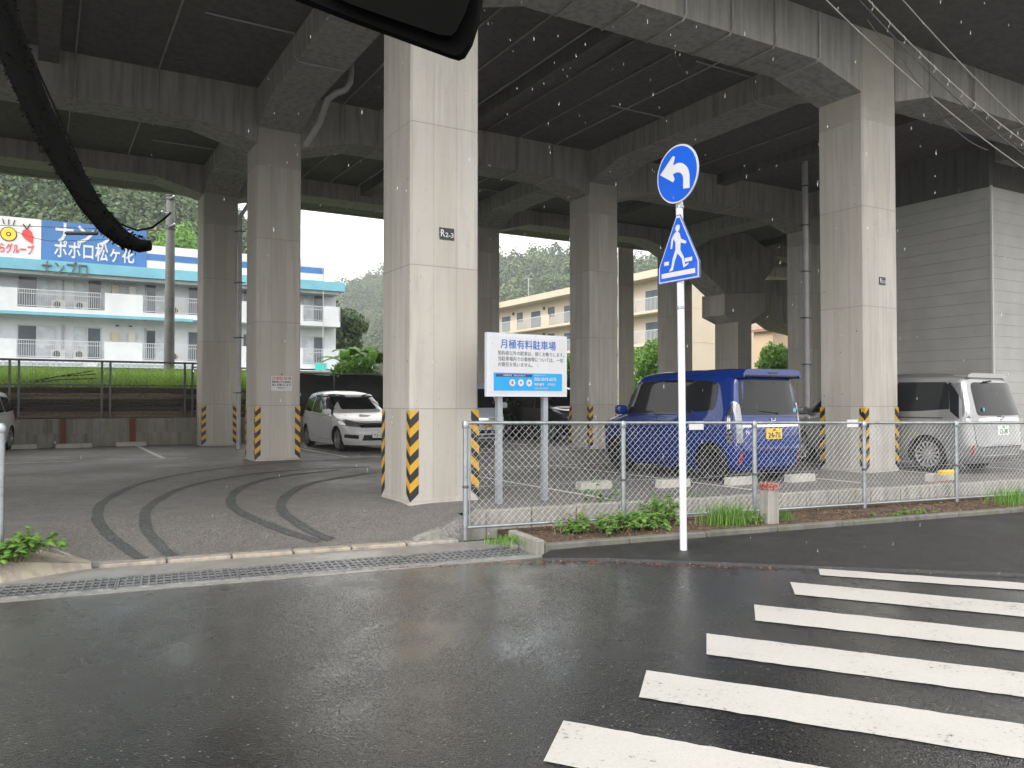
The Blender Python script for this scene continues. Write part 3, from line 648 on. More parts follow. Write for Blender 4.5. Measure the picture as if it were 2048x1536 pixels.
def circ(r,n=48,cx=0,cy=0): return [(cx+r*math.cos(2*math.pi*i/n),cy+r*math.sin(2*math.pi*i/n)) for i in range(n)]
T1=signplane(1354.5,348,0); sgn=1
m=mb('post_grey'); m.lathe([(.302,-.012),(.305,-.006),(.302,0)],48,T1); m.build('disc_back',sgp)
m=mb('sign_white'); flat(m,circ(.300),.002,T1); m.build('disc_rim',sgp)
m=mb('sign_blue'); flat(m,circ(.285),.005,T1); m.build('disc_face',sgp)
def arrowpts():
    # shaft rising at the right, bending left into an arrow head
    out=[];inn=[]
    cx,cy=-.02,-.005; ro,ri=.185,.085
    pts=[(.185,-.185),(.095,-.175)]
    pts+=[(.095,-.07)]
    for i in range(7): a=R(0+15*i); pts.append((-.005+.10*math.cos(a),-.075+.09*math.sin(a)))
    pts+=[(-.06,.01),(-.03,-.05),(-.055,-.075),(-.25,.045),(-.055,.20),(-.025,.185),(-.055,.10)]
    for i in range(8): a=R(85-12*i); pts.append((0+.185*math.cos(a),-.07+.18*math.sin(a)))
    return pts
m=mb('sign_white'); flat(m,arrowpts(),.008,T1); m.build('left_arrow',sgp)
T2=signplane(1357,497,0)
pent=[(-.295,-.335),(.295,-.335),(.295,-.17),(.025,.345),(-.025,.345),(-.295,-.17)]
def inset(pts,k): 
    cx=0;cy=-.08; return [(cx+(x-cx)*k,cy+(y-cy)*k) for x,y in pts]
m=mb('post_grey'); flat(m,inset(pent,1.02),-.008,T2); m.build('plate_back',sgp)
m=mb('sign_blue'); flat(m,inset(pent,1.015),.0,T2); m.build('plate_edge',sgp)
m=mb('sign_white'); flat(m,inset(pent,.985),.003,T2); m.build('plate_rim',sgp)
m=mb('sign_blue'); flat(m,inset(pent,.935),.006,T2); m.build('plate_face',sgp)
ped=MB().mat('sign_white')
flat(ped,[(-.245,-.235),(.245,-.235),(.245,-.285),(-.245,-.285)],.009,T2)
flat(ped,[(-.205,-.115),(-.135,-.115),(-.135,-.155),(-.205,-.155)],.009,T2); flat(ped,[(.10,-.115),(.205,-.115),(.205,-.155),(.10,-.155)],.009,T2)
man=[(-.03,.165),(.0,.165),(.028,.14),(.045,.085),(.125,.045),(.115,.02),(.04,.045),(.035,-.03),(.085,-.11),(.105,-.19),(.15,-.175),(.15,-.195),(.08,-.22),(.055,-.12),(-.005,-.06),(-.045,-.13),(-.075,-.225),(-.125,-.235),(-.125,-.215),(-.10,-.20),(-.075,-.10),(-.035,-.02),(-.035,.06),(-.065,.10),(-.085,.0),(-.11,-.0),(-.095,.10),(-.06,.145)]
man=[(x*1.0+.0,y*1.0+.01) for x,y in man]; flat(ped,man,.009,T2); flat(ped,circ(.031,16,-.005,.205),.009,T2); flat(ped,[(-.055,.215),(-.035,.218),(-.02,.245),(.02,.245),(.035,.215)],.0095,T2)
ped.build('walking_figure',sgp)
m=mb('galvanised'); 
for zc in (2.55,3.0,3.3,3.6): m.lathe([(.039,-.015),(.043,-.012),(.043,.012),(.039,.015)],14,Matrix.Translation((-.02,0,zc-.05)))
m.build('bracket',sgp)
# information board
bp=lotpt(997,1008,0); bx=Vector((math.cos(R(34)),math.sin(R(34)),0)); c0=at(973,730,10.05)
bd=thing('notice_board','white framed notice board on two grey legs behind the fence, blue heading and cyan panel','notice board',(c0.x,c0.y,PZ),R(34))
BW,BH=1.25,.80; zb=at(975,793,10.05).z-PZ
m=mb('board_white'); m.cbox(0,BW,-.02,.05,zb,zb+BH,.006); m.build('board_frame',bd)
m=mb('sign_white'); m.box(.04,BW-.04,-.0235,-.02,zb+.045,zb+BH-.045); m.build('board_face',bd)
for x in (.235,BW-.30): 
    m=mb('post_grey'); m.box(x-.037,x+.037,.051,.112,-.1,zb+BH-.1); m.build('leg',bd)
def bt(s,sz,mat,x,z,al='LEFT',b=0,sx=1): return text(s,sz,mat,bd,Matrix.Translation((x,-.0255,zb+z))@XZ,align=al,bold=b,ext=.001,sx=sx)
bt('月極有料駐車場',.125,'board_text',BW/2,.655,'CENTER',.0012,1.0)
for i,s_ in enumerate(('契約者以外の駐車は、固くお断りします。','当駐車場内での事故等については、一切','の責任を負いません。')): bt(s_,.0615,'board_grey',.15,.545-i*.072,b=.0002,sx=.93)
m=mb('board_cyan'); m.box(.09,BW-.09,-.0262,-.0235,zb+.075,zb+.30); m.build('cyan_panel',bd)
m=mb('board_navy'); m.box(.12,.68,-.0272,-.0264,zb+.248,zb+.285); m.build('navy_strip',bd)
def bt2(s,sz,mat,x,z,al='LEFT',b=0): return text(s,sz,mat,bd,Matrix.Translation((x,-.0285,zb+z))@XZ,align=al,bold=b,ext=.0006)
bt2('月極駐車場　契約のお申込み',.026,'sign_white',.40,.266,'CENTER'); bt2('050-3018-6576',.058,'sign_white',.71,.222,b=.001); bt2('物件番号',.04,'sign_white',.71,.155,b=.0006); bt2('379831',.046,'sign_white',.92,.155); bt2('お問い合わせ受付',.028,'sign_white',.71,.105); bt2('契約専用ダイヤル',.022,'sign_white',.71,.275)
for i,x in enumerate((.37,.50,.63)):
    m=mb('sign_white'); m.lathe([(.045,0),(.045,.0015)],24,Matrix.Translation((x,-.0264,zb+.175))@Matrix.Rotation(R(90),4,'X')); m.build('icon_disc',bd)
    m=mb('board_grey'); m.box(x-.015,x+.015,-.0295,-.0285,zb+.155,zb+.197) if i==0 else m.lathe([(.016,0),(.016,.001)],12,Matrix.Translation((x,-.0285,zb+.178))@Matrix.Rotation(R(90),4,'X')); m.build('icon_mark',bd)
# concrete marker stub
q=S(*rn(gnd(1539,1045,.08)),.07); st=thing('marker_stub','short square concrete marker with red painted top in the planting strip','marker',q,TR)
m=mb('kerb_concrete'); m.cbox(-.085,.085,-.085,.085,-.03,.50,.012); m.build('shaft',st)
m=mb('red_paint'); m.cbox(-.088,.088,-.088,.088,.41,.503,.012); m.build('painted_cap',st); text('H',.08,'kerb_concrete',st,Matrix.Translation((.0,-.0895,.43))@XZ)
# wheel stops
def stop(px,py,label,b=None,w=.58,z=None,grp='concrete wheel stops in the parking bays',mat='kerb_light'):
    p=lotpt(px,py,0); o=thing('wheel_stop',label,'wheel stop',p,TH,grp); m=mb('stop_concrete')
    m.prism([(-w/2,0),(w/2,0),(w/2-.01,.11),(w/2-.03,.12),(-w/2+.03,.12),(-w/2+.01,.11)],-.07,.07); m.build('stop_block',o); return o
concrete('stop_concrete',.46,joints=False,stain=.5,warm=(1,.97,.86))
stop(1188,978,'leftmost wheel stop behind the fence, left of the white sign pole'); stop(1346,974,'wheel stop crossed by the white sign pole'); stop(1482,969,'wheel stop under the rear left wheel of the blue car'); stop(1600,963,'wheel stop under the rear right wheel of the blue car')
stop(148,896,'left wheel stop before the back wall',w=.9); stop(262,892,'right wheel stop before the back wall',w=.8); stop(40,898,'wheel stop beside the white car at the left edge',w=.8)
stop(1880,961,'wheel stop behind the rear wheel of the silver van, a yellow block on it',w=.6)
p=lotpt(1893,964,.121); m=mb('bottle_yellow'); m.cbox(-.17,.17,-.06,.06,0,.075,.02); tag(m.build('chock_block',None,Matrix.Translation(p)@Matrix.Rotation(TH,4,'Z')),'yellow plastic block lying on the wheel stop by the silver van','chock')
p=lotpt(1868,968,0); m=mb('red_paint'); m.cbox(-.3,.3,-.05,.05,0,.02,.005); m.cbox(-.28,.32,-.16,-.09,0,.02,.005); tag(m.build('rubber_strip',None,Matrix.Translation(p)@Matrix.Rotation(TH+.1,4,'Z')),'faded red strips lying in front of the wheel stop by the silver van','strip')
# ================================================================ BUILDINGS
def bmatrix(p0,d): 
    x=Vector((d.x,d.y,0)).normalized(); y=Vector((-x.y,x.x,0)); m=Matrix((x,y,Vector((0,0,1)))).transposed().to_4x4(); m.translation=Vector((p0.x,p0.y,0)); return m
# --- white and teal block, left
A=at(0,620,46.0); T=bmatrix(A,U); inv=T.inverted()
bl=thing('apartment_block','white apartment block with teal bands and a long blue rooftop sign beyond the rice','building',T.translation,TH)
def bxl(px,y=0): # local x where ray hits local plane y
    k=(px-1024)/FPX; p=T@Vector((0,y,0)); return (k*p.y-p.x)/(U.x-k*U.y)
def zat(px,py,y=0):
    p=T@Vector((bxl(px,y),y,0)); return at(px,py,p.y).z
FZ=[zat(0,725),zat(0,622)]; RZ0,RZ1=zat(0,537),zat(0,515)   # floor slab undersides, teal fascia
XE=bxl(680); YB=1.3
m=mb('bldg_white'); m.box(-26,bxl(671,YB),YB,YB+9,.5,RZ0+.02); m.build('wall',bl)
m=mb('bldg_teal'); m.box(-26,bxl(686),-.35,YB+9.3,RZ0,RZ1); m.build('roof_fascia',bl); m=mb('bldg_grey'); m.box(-26,bxl(676),-.15,YB+9.1,RZ0-.22,RZ0-.003); m.build('eave',bl)
xb0=bxl(50); unit=bxl(420)-bxl(50); 
for fl,z in enumerate(FZ):
    m=mb('bldg_white'); m.box(-26,XE,0,YB-.003,z,z+.32); m.build('balcony_slab',bl)
    m=mb('bldg_teal' if fl==1 else 'bldg_grey'); m.box(-26,bxl(385),-.03,-.002,z-.12,z+.06); m.build('slab_trim',bl)
    zf=z+.32; zr=zf+1.05
    # solid parapet panels and railings alternate
    px_pan=[(-60,38),(208,286),(470,496),(610,0)]
    segs=[(-26,bxl(32),'p'),(bxl(32),bxl(110),'r'),(bxl(110),bxl(150),'r'),(bxl(150),bxl(200),'r'),(bxl(208),bxl(284),'p'),(bxl(284),bxl(328),'r'),(bxl(328),bxl(375),'r'),(bxl(375),bxl(455),'r'),(bxl(455),bxl(606),'p'),(bxl(606),bxl(645),'r'),(bxl(645),XE,'p')]
    for x0,x1,k in segs:
        if k=='p': m=mb('bldg_white'); m.box(x0,x1,-.0,.1,zf,zr+.02); m.build('parapet',bl)
        else:
            m=mb('rail_white'); m.box(x0,x1,.02,.07,zr-.04,zr); m.box(x0,x1,.02,.07,zf+.06,zf+.1); m.box(x0,x1,.02,.05,zf+.78,zf+.81)
            x=x0
            while x<x1: m.box(x,x+.022,.03,.055,zf+.1,zr-.04); x+=.115
            m.build('balcony_railing',bl)
    m=mb('bldg_white'); m.box(XE-.1,XE,.0,YB,zf,zr+.02); m.build('parapet',bl)
    for k,(p0,p1,dark) in enumerate(((35,108,0),(148,199,1),(290,330,0),(376,440,0),(470,500,1),(606,646,1))):
        x0,x1=bxl(p0,YB),bxl(p1,YB); h0,h1=zf,zf+1.95
        f=mb('frame_white'); f.box(x0-.06,x1+.06,YB-.06,YB-.002,h0,h1+.06); wn_=f.build('window',bl)
        xm=(x0+x1)/2
        g=mb('window_glass'); (g.box(x0,xm-.03,YB-.075,YB-.062,h0+.08,h1-.02) if not dark else g.box(xm+.03,x1,YB-.075,YB-.062,h0+.08,h1-.02)); g.build('pane',wn_)
        g=mb('curtain'); (g.box(xm+.03,x1,YB-.075,YB-.062,h0+.08,h1-.02) if not dark else g.box(x0,xm-.03,YB-.075,YB-.062,h0+.08,h1-.02)); g.build('curtain',wn_)
    for px,mt in ((228,'ac_beige'),(262,'ac_white')):
        x=bxl(px,YB); m=mb(mt); m.box(x-.2,x+.2,YB-.25,YB-.002,zf+1.05,zf+1.75); m.build('boiler',bl)
    for px in (115,350,160): 
        x=bxl(px,YB-.5); m=mb('ac_white'); m.box(x-.38,x+.38,YB-.65,YB-.3,zf+.01,zf+.55); ac=m.build('air_conditioner',bl); m=mb('galv_dark'); m.lathe([(.2,0),(.2,.01)],16,Matrix.Translation((x-.08,YB-.655,zf+.28))@Matrix.Rotation(R(90),4,'X')); m.build('fan_grille',ac)
    for px in (-12,124,290): 
        x=bxl(px,YB); m=mb('bldg_grey'); m.box(x-.05,x+.05,YB-.1,YB-.002,z-2.5 if fl==0 else z-.1,RZ0-.25 if fl else z+2.4); m.build('downpipe',bl)
    for dx in (0,.75):
        x=bxl(233,YB)+dx; m=mb('galv_dark'); m.box(x-.1,x+.1,YB-.12,YB-.002,zf+2.12,zf+2.2); m.build('vent_hood',bl)
# roof sign boards
def board(x0,x1,z0,z1,mat,name,y=.25,th=.3):
    m=mb(mat); m.box(x0,x1,y,y+th,z0,z1); return m.build(name,bl)
board(-12,bxl(78.6,.25)-.0,RZ1+.0,zat(0,430),'sign_panel_white','sign_board'); xs0,xs1=bxl(79.4,.25),bxl(290.5,.25)
zt=zat(0,429); sbx=board(xs0,xs1,RZ1+.005,zt-.03,'sign_panel_blue','sign_board',.24); 
m=mb('galv_dark')
stripz=lambda px,py:zat(px,py)
z0_=RZ1; zc=zat(300,489)
board(xs1+.01,bxl(648,.25),z0_+.01,zc,'sign_panel_white','parapet_board',.3)
board(xs1+.02,bxl(648,.25),zat(300,519),zat(300,506),'sign_panel_blue','blue_stripe',.28,.02)
bpz=zat(300,540)
def btx(s,sz,mat,px,py,al='LEFT',b=0,y=.22,fit=None): 
    return text(s,sz,mat,bl,Matrix.Translation((bxl(px,y),y,zat(px,py,y)))@XZ,align=al,bold=b,ext=.012,fit=fit)
btx('ナンプロ',1.35,'sign_white',104,467,b=.03,fit=bxl(262,.22)-bxl(104,.22)); btx('ポポロ松ヶ花',1.12,'sign_white',104,500,b=.02,fit=bxl(266,.22)-bxl(104,.22))
btx('さらグループ',.62,'logo_red',-22,495,b=.01,fit=bxl(64,.22)-bxl(-22,.22)); 
m=mb('plate_ink')
cxs=bxl(13,.22); czs=zat(13,468,.22)
RX=Matrix.Rotation(R(90),4,'X')
m=mb('plate_ink'); m.lathe([(.42,0),(.42,.012)],24,Matrix.Translation((cxs,.235,czs))@RX); 
for k in (-1,0,1): m.tube([(cxs+k*.22,.22,czs+.55),(cxs+k*.30,.22,czs+.85)],.03,6)
m.build('logo_outline',bl); m=mb('logo_yellow'); m.lathe([(.37,0),(.37,.012)],24,Matrix.Translation((cxs,.222,czs))@RX); m.build('logo_disc',bl); m=mb('plate_ink'); m.lathe([(.13,0),(.13,.01)],16,Matrix.Translation((cxs,.21,czs))@RX); m.build('logo_centre',bl); m=mb('logo_yellow'); m.lathe([(.07,0),(.07,.01)],12,Matrix.Translation((cxs,.2,czs))@RX); m.build('logo_centre',bl)
x=bxl(50,.22); z=zat(50,466,.22); m=mb('logo_red'); m.prism([(x+.30,z-.62),(x+.33,z-.2),(x+.22,z+.12),(x+.0,z+.28),(x-.22,z+.12),(x-.27,z-.12),(x-.1,z-.35)],.215,.225); m.build('logo_shape',bl)
m=mb('plate_ink'); m.tube([(x,.21,z+.22),(x-.2,.21,z+.5)],.035,6); m.tube([(x,.21,z+.22),(x+.15,.21,z+.55)],.035,6); m.build('logo_stem',bl)
text('ナンプロ',.95,'galv_dark',bl,Matrix.Translation((bxl(78,-.4),-.4,(zat(78,536,-.4))))@XZ,ext=.05,fit=bxl(172,-.4)-bxl(78,-.4))
x=bxl(160,.3); 
m=mb('sign_white'); m.box(bxl(165,-.1),bxl(195,-.1),-.12,-.1,zat(165,733),zat(165,719)); m.build('name_board',bl)
m=mb('banner_teal'); m.box(bxl(630,-.2),bxl(653,-.2),-.22,-.2,zat(630,740),zat(630,726)); m.build('banner',bl)
m=mb('bldg_white'); m.box(-26,XE,-.2,-.05,zat(0,725)-.95,zat(0,725)-.45); m.box(-26,XE,-.4,YB,zat(0,725)-.12-.06,zat(0,725)-.12); m.build('lower_roof',bl)
m=mb('pvc'); m.tube([(bxl(643),-.3,3.0),(bxl(643),-.3,zat(643,545)),(bxl(640),-.3,zat(640,536))],.03,6); m.build('antenna',bl)
# --- beige apartments: facade runs along v, gable faces the street
Yc=66.0; G=at(1384,800,Yc); T=Matrix.Translation((G.x,G.y,0))@Matrix.Rotation(TH+R(90),4,'Z'); # local x along +v (away), local y = -u
be=thing('beige_apartments','beige four storey apartment building with balconies seen between the far columns','building',T.translation,TH+R(90))
def vx(px,y=0):
    k=(px-1024)/FPX; p=T@Vector((0,y,0)); return (k*p.y-p.x)/(V.x-k*V.y)
def vz(px,py,y=0): p=T@Vector((vx(px,y),y,0)); return at(px,py,p.y).z
z3=vz(1314.6,624,1.2); z2=vz(1314.6,690,1.2); zr0=vz(1314.6,553,1.2); zr1=vz(1314.6,538,1.2); fh=z3-z2
m=mb('beige'); m.box(0,40,-12,0,0,zr1-.2); m.build('wall',be)
m=mb('beige'); m.box(-.15,40,-12.1,1.35,zr0,zr1); m.build('roof_slab',be)
for k in range(-1,3):
    z=z2+fh*(k)
    if z>zr0-1: continue
    m=mb('beige'); m.box(0.3,40,.003,1.2,z,z+.25); m.build('balcony_slab',be)
    x=.4; i=0
    while x<39:
        m=mb('beige'); m.box(x,x+1.5,1.1,1.2,z+.25,z+1.35); m.build('parapet',be)
        m=mb('rail_white'); m.box(x+1.5,x+6.2,1.13,1.17,z+1.28,z+1.34); xx=x+1.5
        while xx<x+6.2: m.box(xx,xx+.03,1.13,1.17,z+.3,z+1.3); xx+=.17
        m.build('balcony_railing',be)
        m=mb('galv_dark'); m.box(x+.8,x+2.0,.003,.06,z+1.3,z+2.3); wn_=m.build('window',be); m=mb('window_glass'); m.box(x+.86,x+1.94,.062,.07,z+1.36,z+2.24); m.build('pane',wn_)
        m=mb('frame_white'); m.box(x+3.4,x+5.4,.003,.06,z+.3,z+2.2); wn_=m.build('window',be); m=mb('window_glass'); m.box(x+3.46,x+5.34,.062,.07,z+.36,z+2.14); m.build('pane',wn_)
        m=mb('galv_dark'); m.box(x+2.6,x+2.8,.003,.2,z+2.15,z+2.45); m.build('vent_hood',be)
        x+=6.4
for zz in (z2-fh,z2,z3): m=mb('beige_dark'); m.box(-.02,-.003,-12,0,zz+.1,zz+.16); m.build('joint',be)
m=mb('beige_dark'); m.box(-.02,-.003,-3.0,-2.95,0,zr0); m.build('joint',be)
p=at(1057,600,80); m=mb('pvc'); q0=at(1057,592,80); q1=at(1057,556,80); m.tube([q0-q0,q1-q0],.05,6); m.tube([(-.5,0,q1.z-q0.z-.1),(.5,0,q1.z-q0.z-.1)],.03,6); tag(m.build('tv_antenna',None,Matrix.Translation(q0)),'thin pale aerial mast on the beige apartment roof','antenna')
# --- peach house far right
h0=at(1572,700,52); ho=thing('house','small peach gabled house with a dark balcony window behind the round green tree','house',(h0.x,h0.y,0),TH)
za=at(1552,645,52).z; zb_=at(1552,662,52).z
m=mb('peach'); m.prism([(-1.2,0),(3.5,0),(3.5,zb_),(1.1,za+.55),(-1.2,zb_)],0,1.6); m.build('wall',ho)
m=mb('roof_tile'); m.prism([(-1.5,zb_-.05),(1.1,za+.56),(3.8,zb_-.05),(3.8,zb_+.12),(1.1,za+.78),(-1.5,zb_+.12)],-.4,2.0); m.build('roof',ho)
m=mb('plate_ink'); m.box(.5,2.0,-.05,-.003,zb_-1.5,zb_-.2); w_=m.build('window',ho); m=mb('frame_white'); m.box(.58,1.2,-.06,-.051,zb_-1.42,zb_-.28); m.box(1.3,1.92,-.06,-.051,zb_-1.42,zb_-.28); m.build('pane',w_)
# ================================================================ TREES, HILLS
def leafcloud(m,n,fn,size,flat_=.5):
    for _ in range(n):
        p,nr=fn(); s_=size*rnd.uniform(.6,1.3); a=Vector((rnd.gauss(0,1),rnd.gauss(0,1),rnd.gauss(0,1))).normalized(); nn=(nr*flat_+a*(1-flat_)).normalized()
        t=nn.cross(Vector((rnd.gauss(0,1),rnd.gauss(0,1),rnd.gauss(0,1)))).normalized(); b=nn.cross(t)
        m.add([p-t*s_,p-b*s_*.55,p+t*s_,p+b*s_*.55],[(0,1,2,3)])
def crown_fn(lobes):
    def f():
        c,r=lobes[rnd.randrange(len(lobes))] if rnd.random()<.3 else max((lobes[rnd.randrange(len(lobes))] for _ in range(2)),key=lambda q:q[1][0])
        d=Vector((rnd.gauss(0,1),rnd.gauss(0,1),rnd.gauss(0,1))).normalized(); k=rnd.uniform(.55,1.05)
        return Vector((c[0]+d.x*r[0]*k,c[1]+d.y*r[1]*k,c[2]+d.z*r[2]*k)),d
    return f
def tree(label,base,h,w,mat,n,leaf,name='tree',group=None,conic=False,trunk=.18,cat='tree'):
    t=thing(name,label,cat,base,0,group); m=mb('bark'); m.tube([(0,0,-.2),(.05*w,0,h*.35),(0,.04*w,h*.8)],trunk,8,r2=trunk*.25); m.build('trunk',t,smooth=True)
    lobes=[]
    for i in range(18):
        if conic: zz=h*rnd.uniform(.15,.92); rr=w*.5*(1-zz/h)*1.15+.15; an=rnd.uniform(0,6.28); lobes.append(((math.cos(an)*rr*.5,math.sin(an)*rr*.5,zz),(rr*.7,rr*.7,h*.1)))
        else: an=rnd.uniform(0,6.28); q=rnd.uniform(0,.62); zz=h*rnd.uniform(.3,.86); lobes.append(((math.cos(an)*w*.5*q,math.sin(an)*w*.5*q,zz),(w*rnd.uniform(.14,.26),w*rnd.uniform(.14,.26),h*rnd.uniform(.09,.15))))
    m=mb(mat); leafcloud(m,n,crown_fn(lobes),leaf); m.build('crown',t); return t
def hill(name,forest,cols,nT,mat='forest_leaf',h=7,leaf=.7,lab='',per=90):
    # cols: (px, Yfoot, Ycrest, ytop px)
    g=mb('hill_ground'); K=12; n=len(cols); P_=[]
    for px,Yf,Yc_,yt in cols:
        row=[]; zc=at(px,yt,Yc_).z-h*(.7 if h<8 else 1.25)
        for k in range(K+1):
            t=k/K; Y=Yf+(Yc_-Yf)*t; z=-1+(zc+1)*(t**.85); row.append(Vector(((px-1024)/FPX*Y,Y,z)))
        row.append(Vector(((px-1024)/FPX*(Yc_+40),Yc_+60,zc*.6))); P_.append(row)
    vs=[p for r_ in P_ for p in r_]; W_=K+2
    g.add(vs,[(i*W_+k,(i+1)*W_+k,(i+1)*W_+k+1,i*W_+k+1) for i in range(n-1) for k in range(W_-1)]); struct(name,g,smooth='all')
    m=MB(); m.mat(mat); m.mat('forest_pale'); V_=[];F_=[];MI=[]
    rs=np.random.RandomState(5+n)
    # build all clumps with numpy for speed
    cen=[];siz=[];mi=[]
    for _ in range(nT):
        i=rnd.random()*(n-1); i0=int(i); f=i-i0; t=rnd.random()**.8*(K); k0=min(int(t),K-1); g2=t-k0
        p=(P_[i0][k0]*(1-f)+P_[i0+1][k0]*f)*(1-g2)+(P_[i0][k0+1]*(1-f)+P_[i0+1][k0+1]*f)*g2
        s_=rnd.uniform(.6,1.35); cen.append((p.x,p.y,p.z+h*.45*s_)); siz.append(s_); q_=rnd.random(); mi.append(1 if q_<.14 else (2 if q_<.5 else 0))
    cen=np.array(cen);siz=np.array(siz);mi=np.array(mi)
    N_=nT*per; d=rs.normal(size=(N_,3)); d/=np.linalg.norm(d,axis=1)[:,None]; d[:,2]=np.abs(d[:,2])*1.0-.15*(rs.rand(N_)>.6)
    idx=np.repeat(np.arange(nT),per); r_=np.stack([h*.42*siz[idx]]*2+[h*.6*siz[idx]],1); con=rs.rand(nT)<.3
    dd=d*r_*(.75+.35*rs.rand(N_,1)); zfac=np.where(con[idx],1-.6*np.clip(dd[:,2]/(h*.6*siz[idx]),0,1),1); dd[:,0]*=zfac; dd[:,1]*=zfac; dd[:,2]*=np.where(con[idx],1.3,1)
    c=cen[idx]+dd; nn=d+rs.normal(size=(N_,3))*.5; nn/=np.linalg.norm(nn,axis=1)[:,None]
    t=np.cross(nn,rs.normal(size=(N_,3))); t/=np.linalg.norm(t,axis=1)[:,None]; b=np.cross(nn,t); s2=(leaf*(.6+.8*rs.rand(N_)))[:,None]
    vs=np.stack([c-t*s2,c-b*s2*.7,c+t*s2,c+b*s2*.7],1).reshape(-1,3)
    me=bpy.data.meshes.new('forest'); me.vertices.add(len(vs)); me.vertices.foreach_set('co',vs.ravel()); me.loops.add(N_*4); me.loops.foreach_set('vertex_index',np.arange(N_*4)); me.polygons.add(N_); me.polygons.foreach_set('loop_start',np.arange(N_)*4); 
    for k in (mat,'forest_pale','forest_dark'): me.materials.append(M[k])
    me.polygons.foreach_set('material_index',mi[idx]); me.update(calc_edges=True); me.validate()
    o=bpy.data.objects.new(forest,me); C.objects.link(o); tag(o,lab,'forest',kind='stuff')
hill('wooded_hill','forest',[(-500,62,165,60),(-100,70,170,150),(150,75,170,220),(330,80,172,320),(430,88,175,420),(500,95,180,468),(570,100,190,540),(640,120,200,640)],1900,h=6,leaf=.30,lab='dense green wooded hillside rising behind the white and teal block',per=230)
hill('far_hill','forest',[(520,330,520,600),(600,330,520,585),(680,330,520,552),(740,330,520,540),(800,300,500,522),(950,230,400,500),(1050,210,370,494),(1140,200,360,484),(1250,190,350,505),(1330,190,350,508),(1480,190,350,520),(1700,180,350,540)],1500,h=12,leaf=.62,lab='hazy wooded ridge behind the beige apartments',per=200)
b=at(690,742,62); tree('dark tall tree at the right end of the white and teal block',(b.x,b.y,.8),at(690,585,62).z-.8,5.0,'dark_leaf',9000,.2)
# banana like plant behind the sheet fence
b=at(742,748,31); bt_=thing('banana_plant','bright green plant with long arching leaves above the black sheet fence','plant',(b.x,b.y,1.3))
m=mb('bright_leaf')
for i in range(46):
    an=rnd.uniform(0,6.28); l=rnd.uniform(1.0,1.9); el=rnd.uniform(.5,1.25); ox,oy=rnd.uniform(-1.0,.9),rnd.uniform(-.5,.5); pts=[]
    for k in range(7):
        t=k/6; pts.append(Vector((ox+math.cos(an)*l*t*math.cos(el),oy+math.sin(an)*l*t*math.cos(el),1.75+l*(t*math.sin(el)-.55*t*t))))
    side=Vector((-math.sin(an),math.cos(an),0)); vs=[]
    for k,p in enumerate(pts): w=.19*math.sin(math.pi*min(1,(k/6)*.9+.08)); vs+=[p-side*w+Vector((0,0,-.05)),p,p+side*w+Vector((0,0,-.05))]
    m.add(vs,[(3*k,3*k+1,3*k+4,3*k+3) for k in range(6)]+[(3*k+1,3*k+2,3*k+5,3*k+4) for k in range(6)])
m.build('leaves',bt_); m=mb('bark'); m.tube([(0,0,-.4),(0,0,2.1)],.09,8); m.tube([(.5,.1,-.4),(.55,.1,2.0)],.07,8); m.build('stem',bt_)
b=at(715,748,29); tree('low yellow green shrub left of the banana plant',(b.x,b.y,1.0),2.5,2.2,'bright_leaf',2600,.09,'shrub',cat='shrub')
b=at(1290,800,44); tree('bright green tree in the gap right of the middle column',(b.x+.0,b.y,0),at(1290,655,44).z,3.4,'bright_leaf',5500,.11)
b=at(1556,800,44); tree('round bright green tree before the peach house',(b.x,b.y,0),at(1556,682,44).z,3.6,'bright_leaf',6500,.11)
b=at(1150,800,40); tree('green shrub peeping out at the right of the notice board',(b.x,b.y,0),at(1140,690,40).z,3.0,'bright_leaf',3500,.11)
b=at(1043,870,28.6); tree('leafy dark shrub between the pale blue van and the black van',(b.x,b.y,PZ),1.75,1.9,'dark_leaf',3200,.07,'shrub',cat='shrub')
b=at(370,600,76); tree('yellowish tree on the foot of the wooded hill beside the utility pole',(b.x,b.y,3),at(370,425,76).z-3,7.0,'bright_leaf',6000,.22)
b=at(488,560,60); tree('slim tree seen in the slot between the two left columns',(b.x,b.y,2),at(488,462,60).z-2,3.0,'dark_leaf',3000,.16)
b=at(1006,700,60); tree('small green tree at the left end of the beige apartments',(b.x,b.y,0),at(1006,655,60).z,2.4,'bright_leaf',2000,.12)
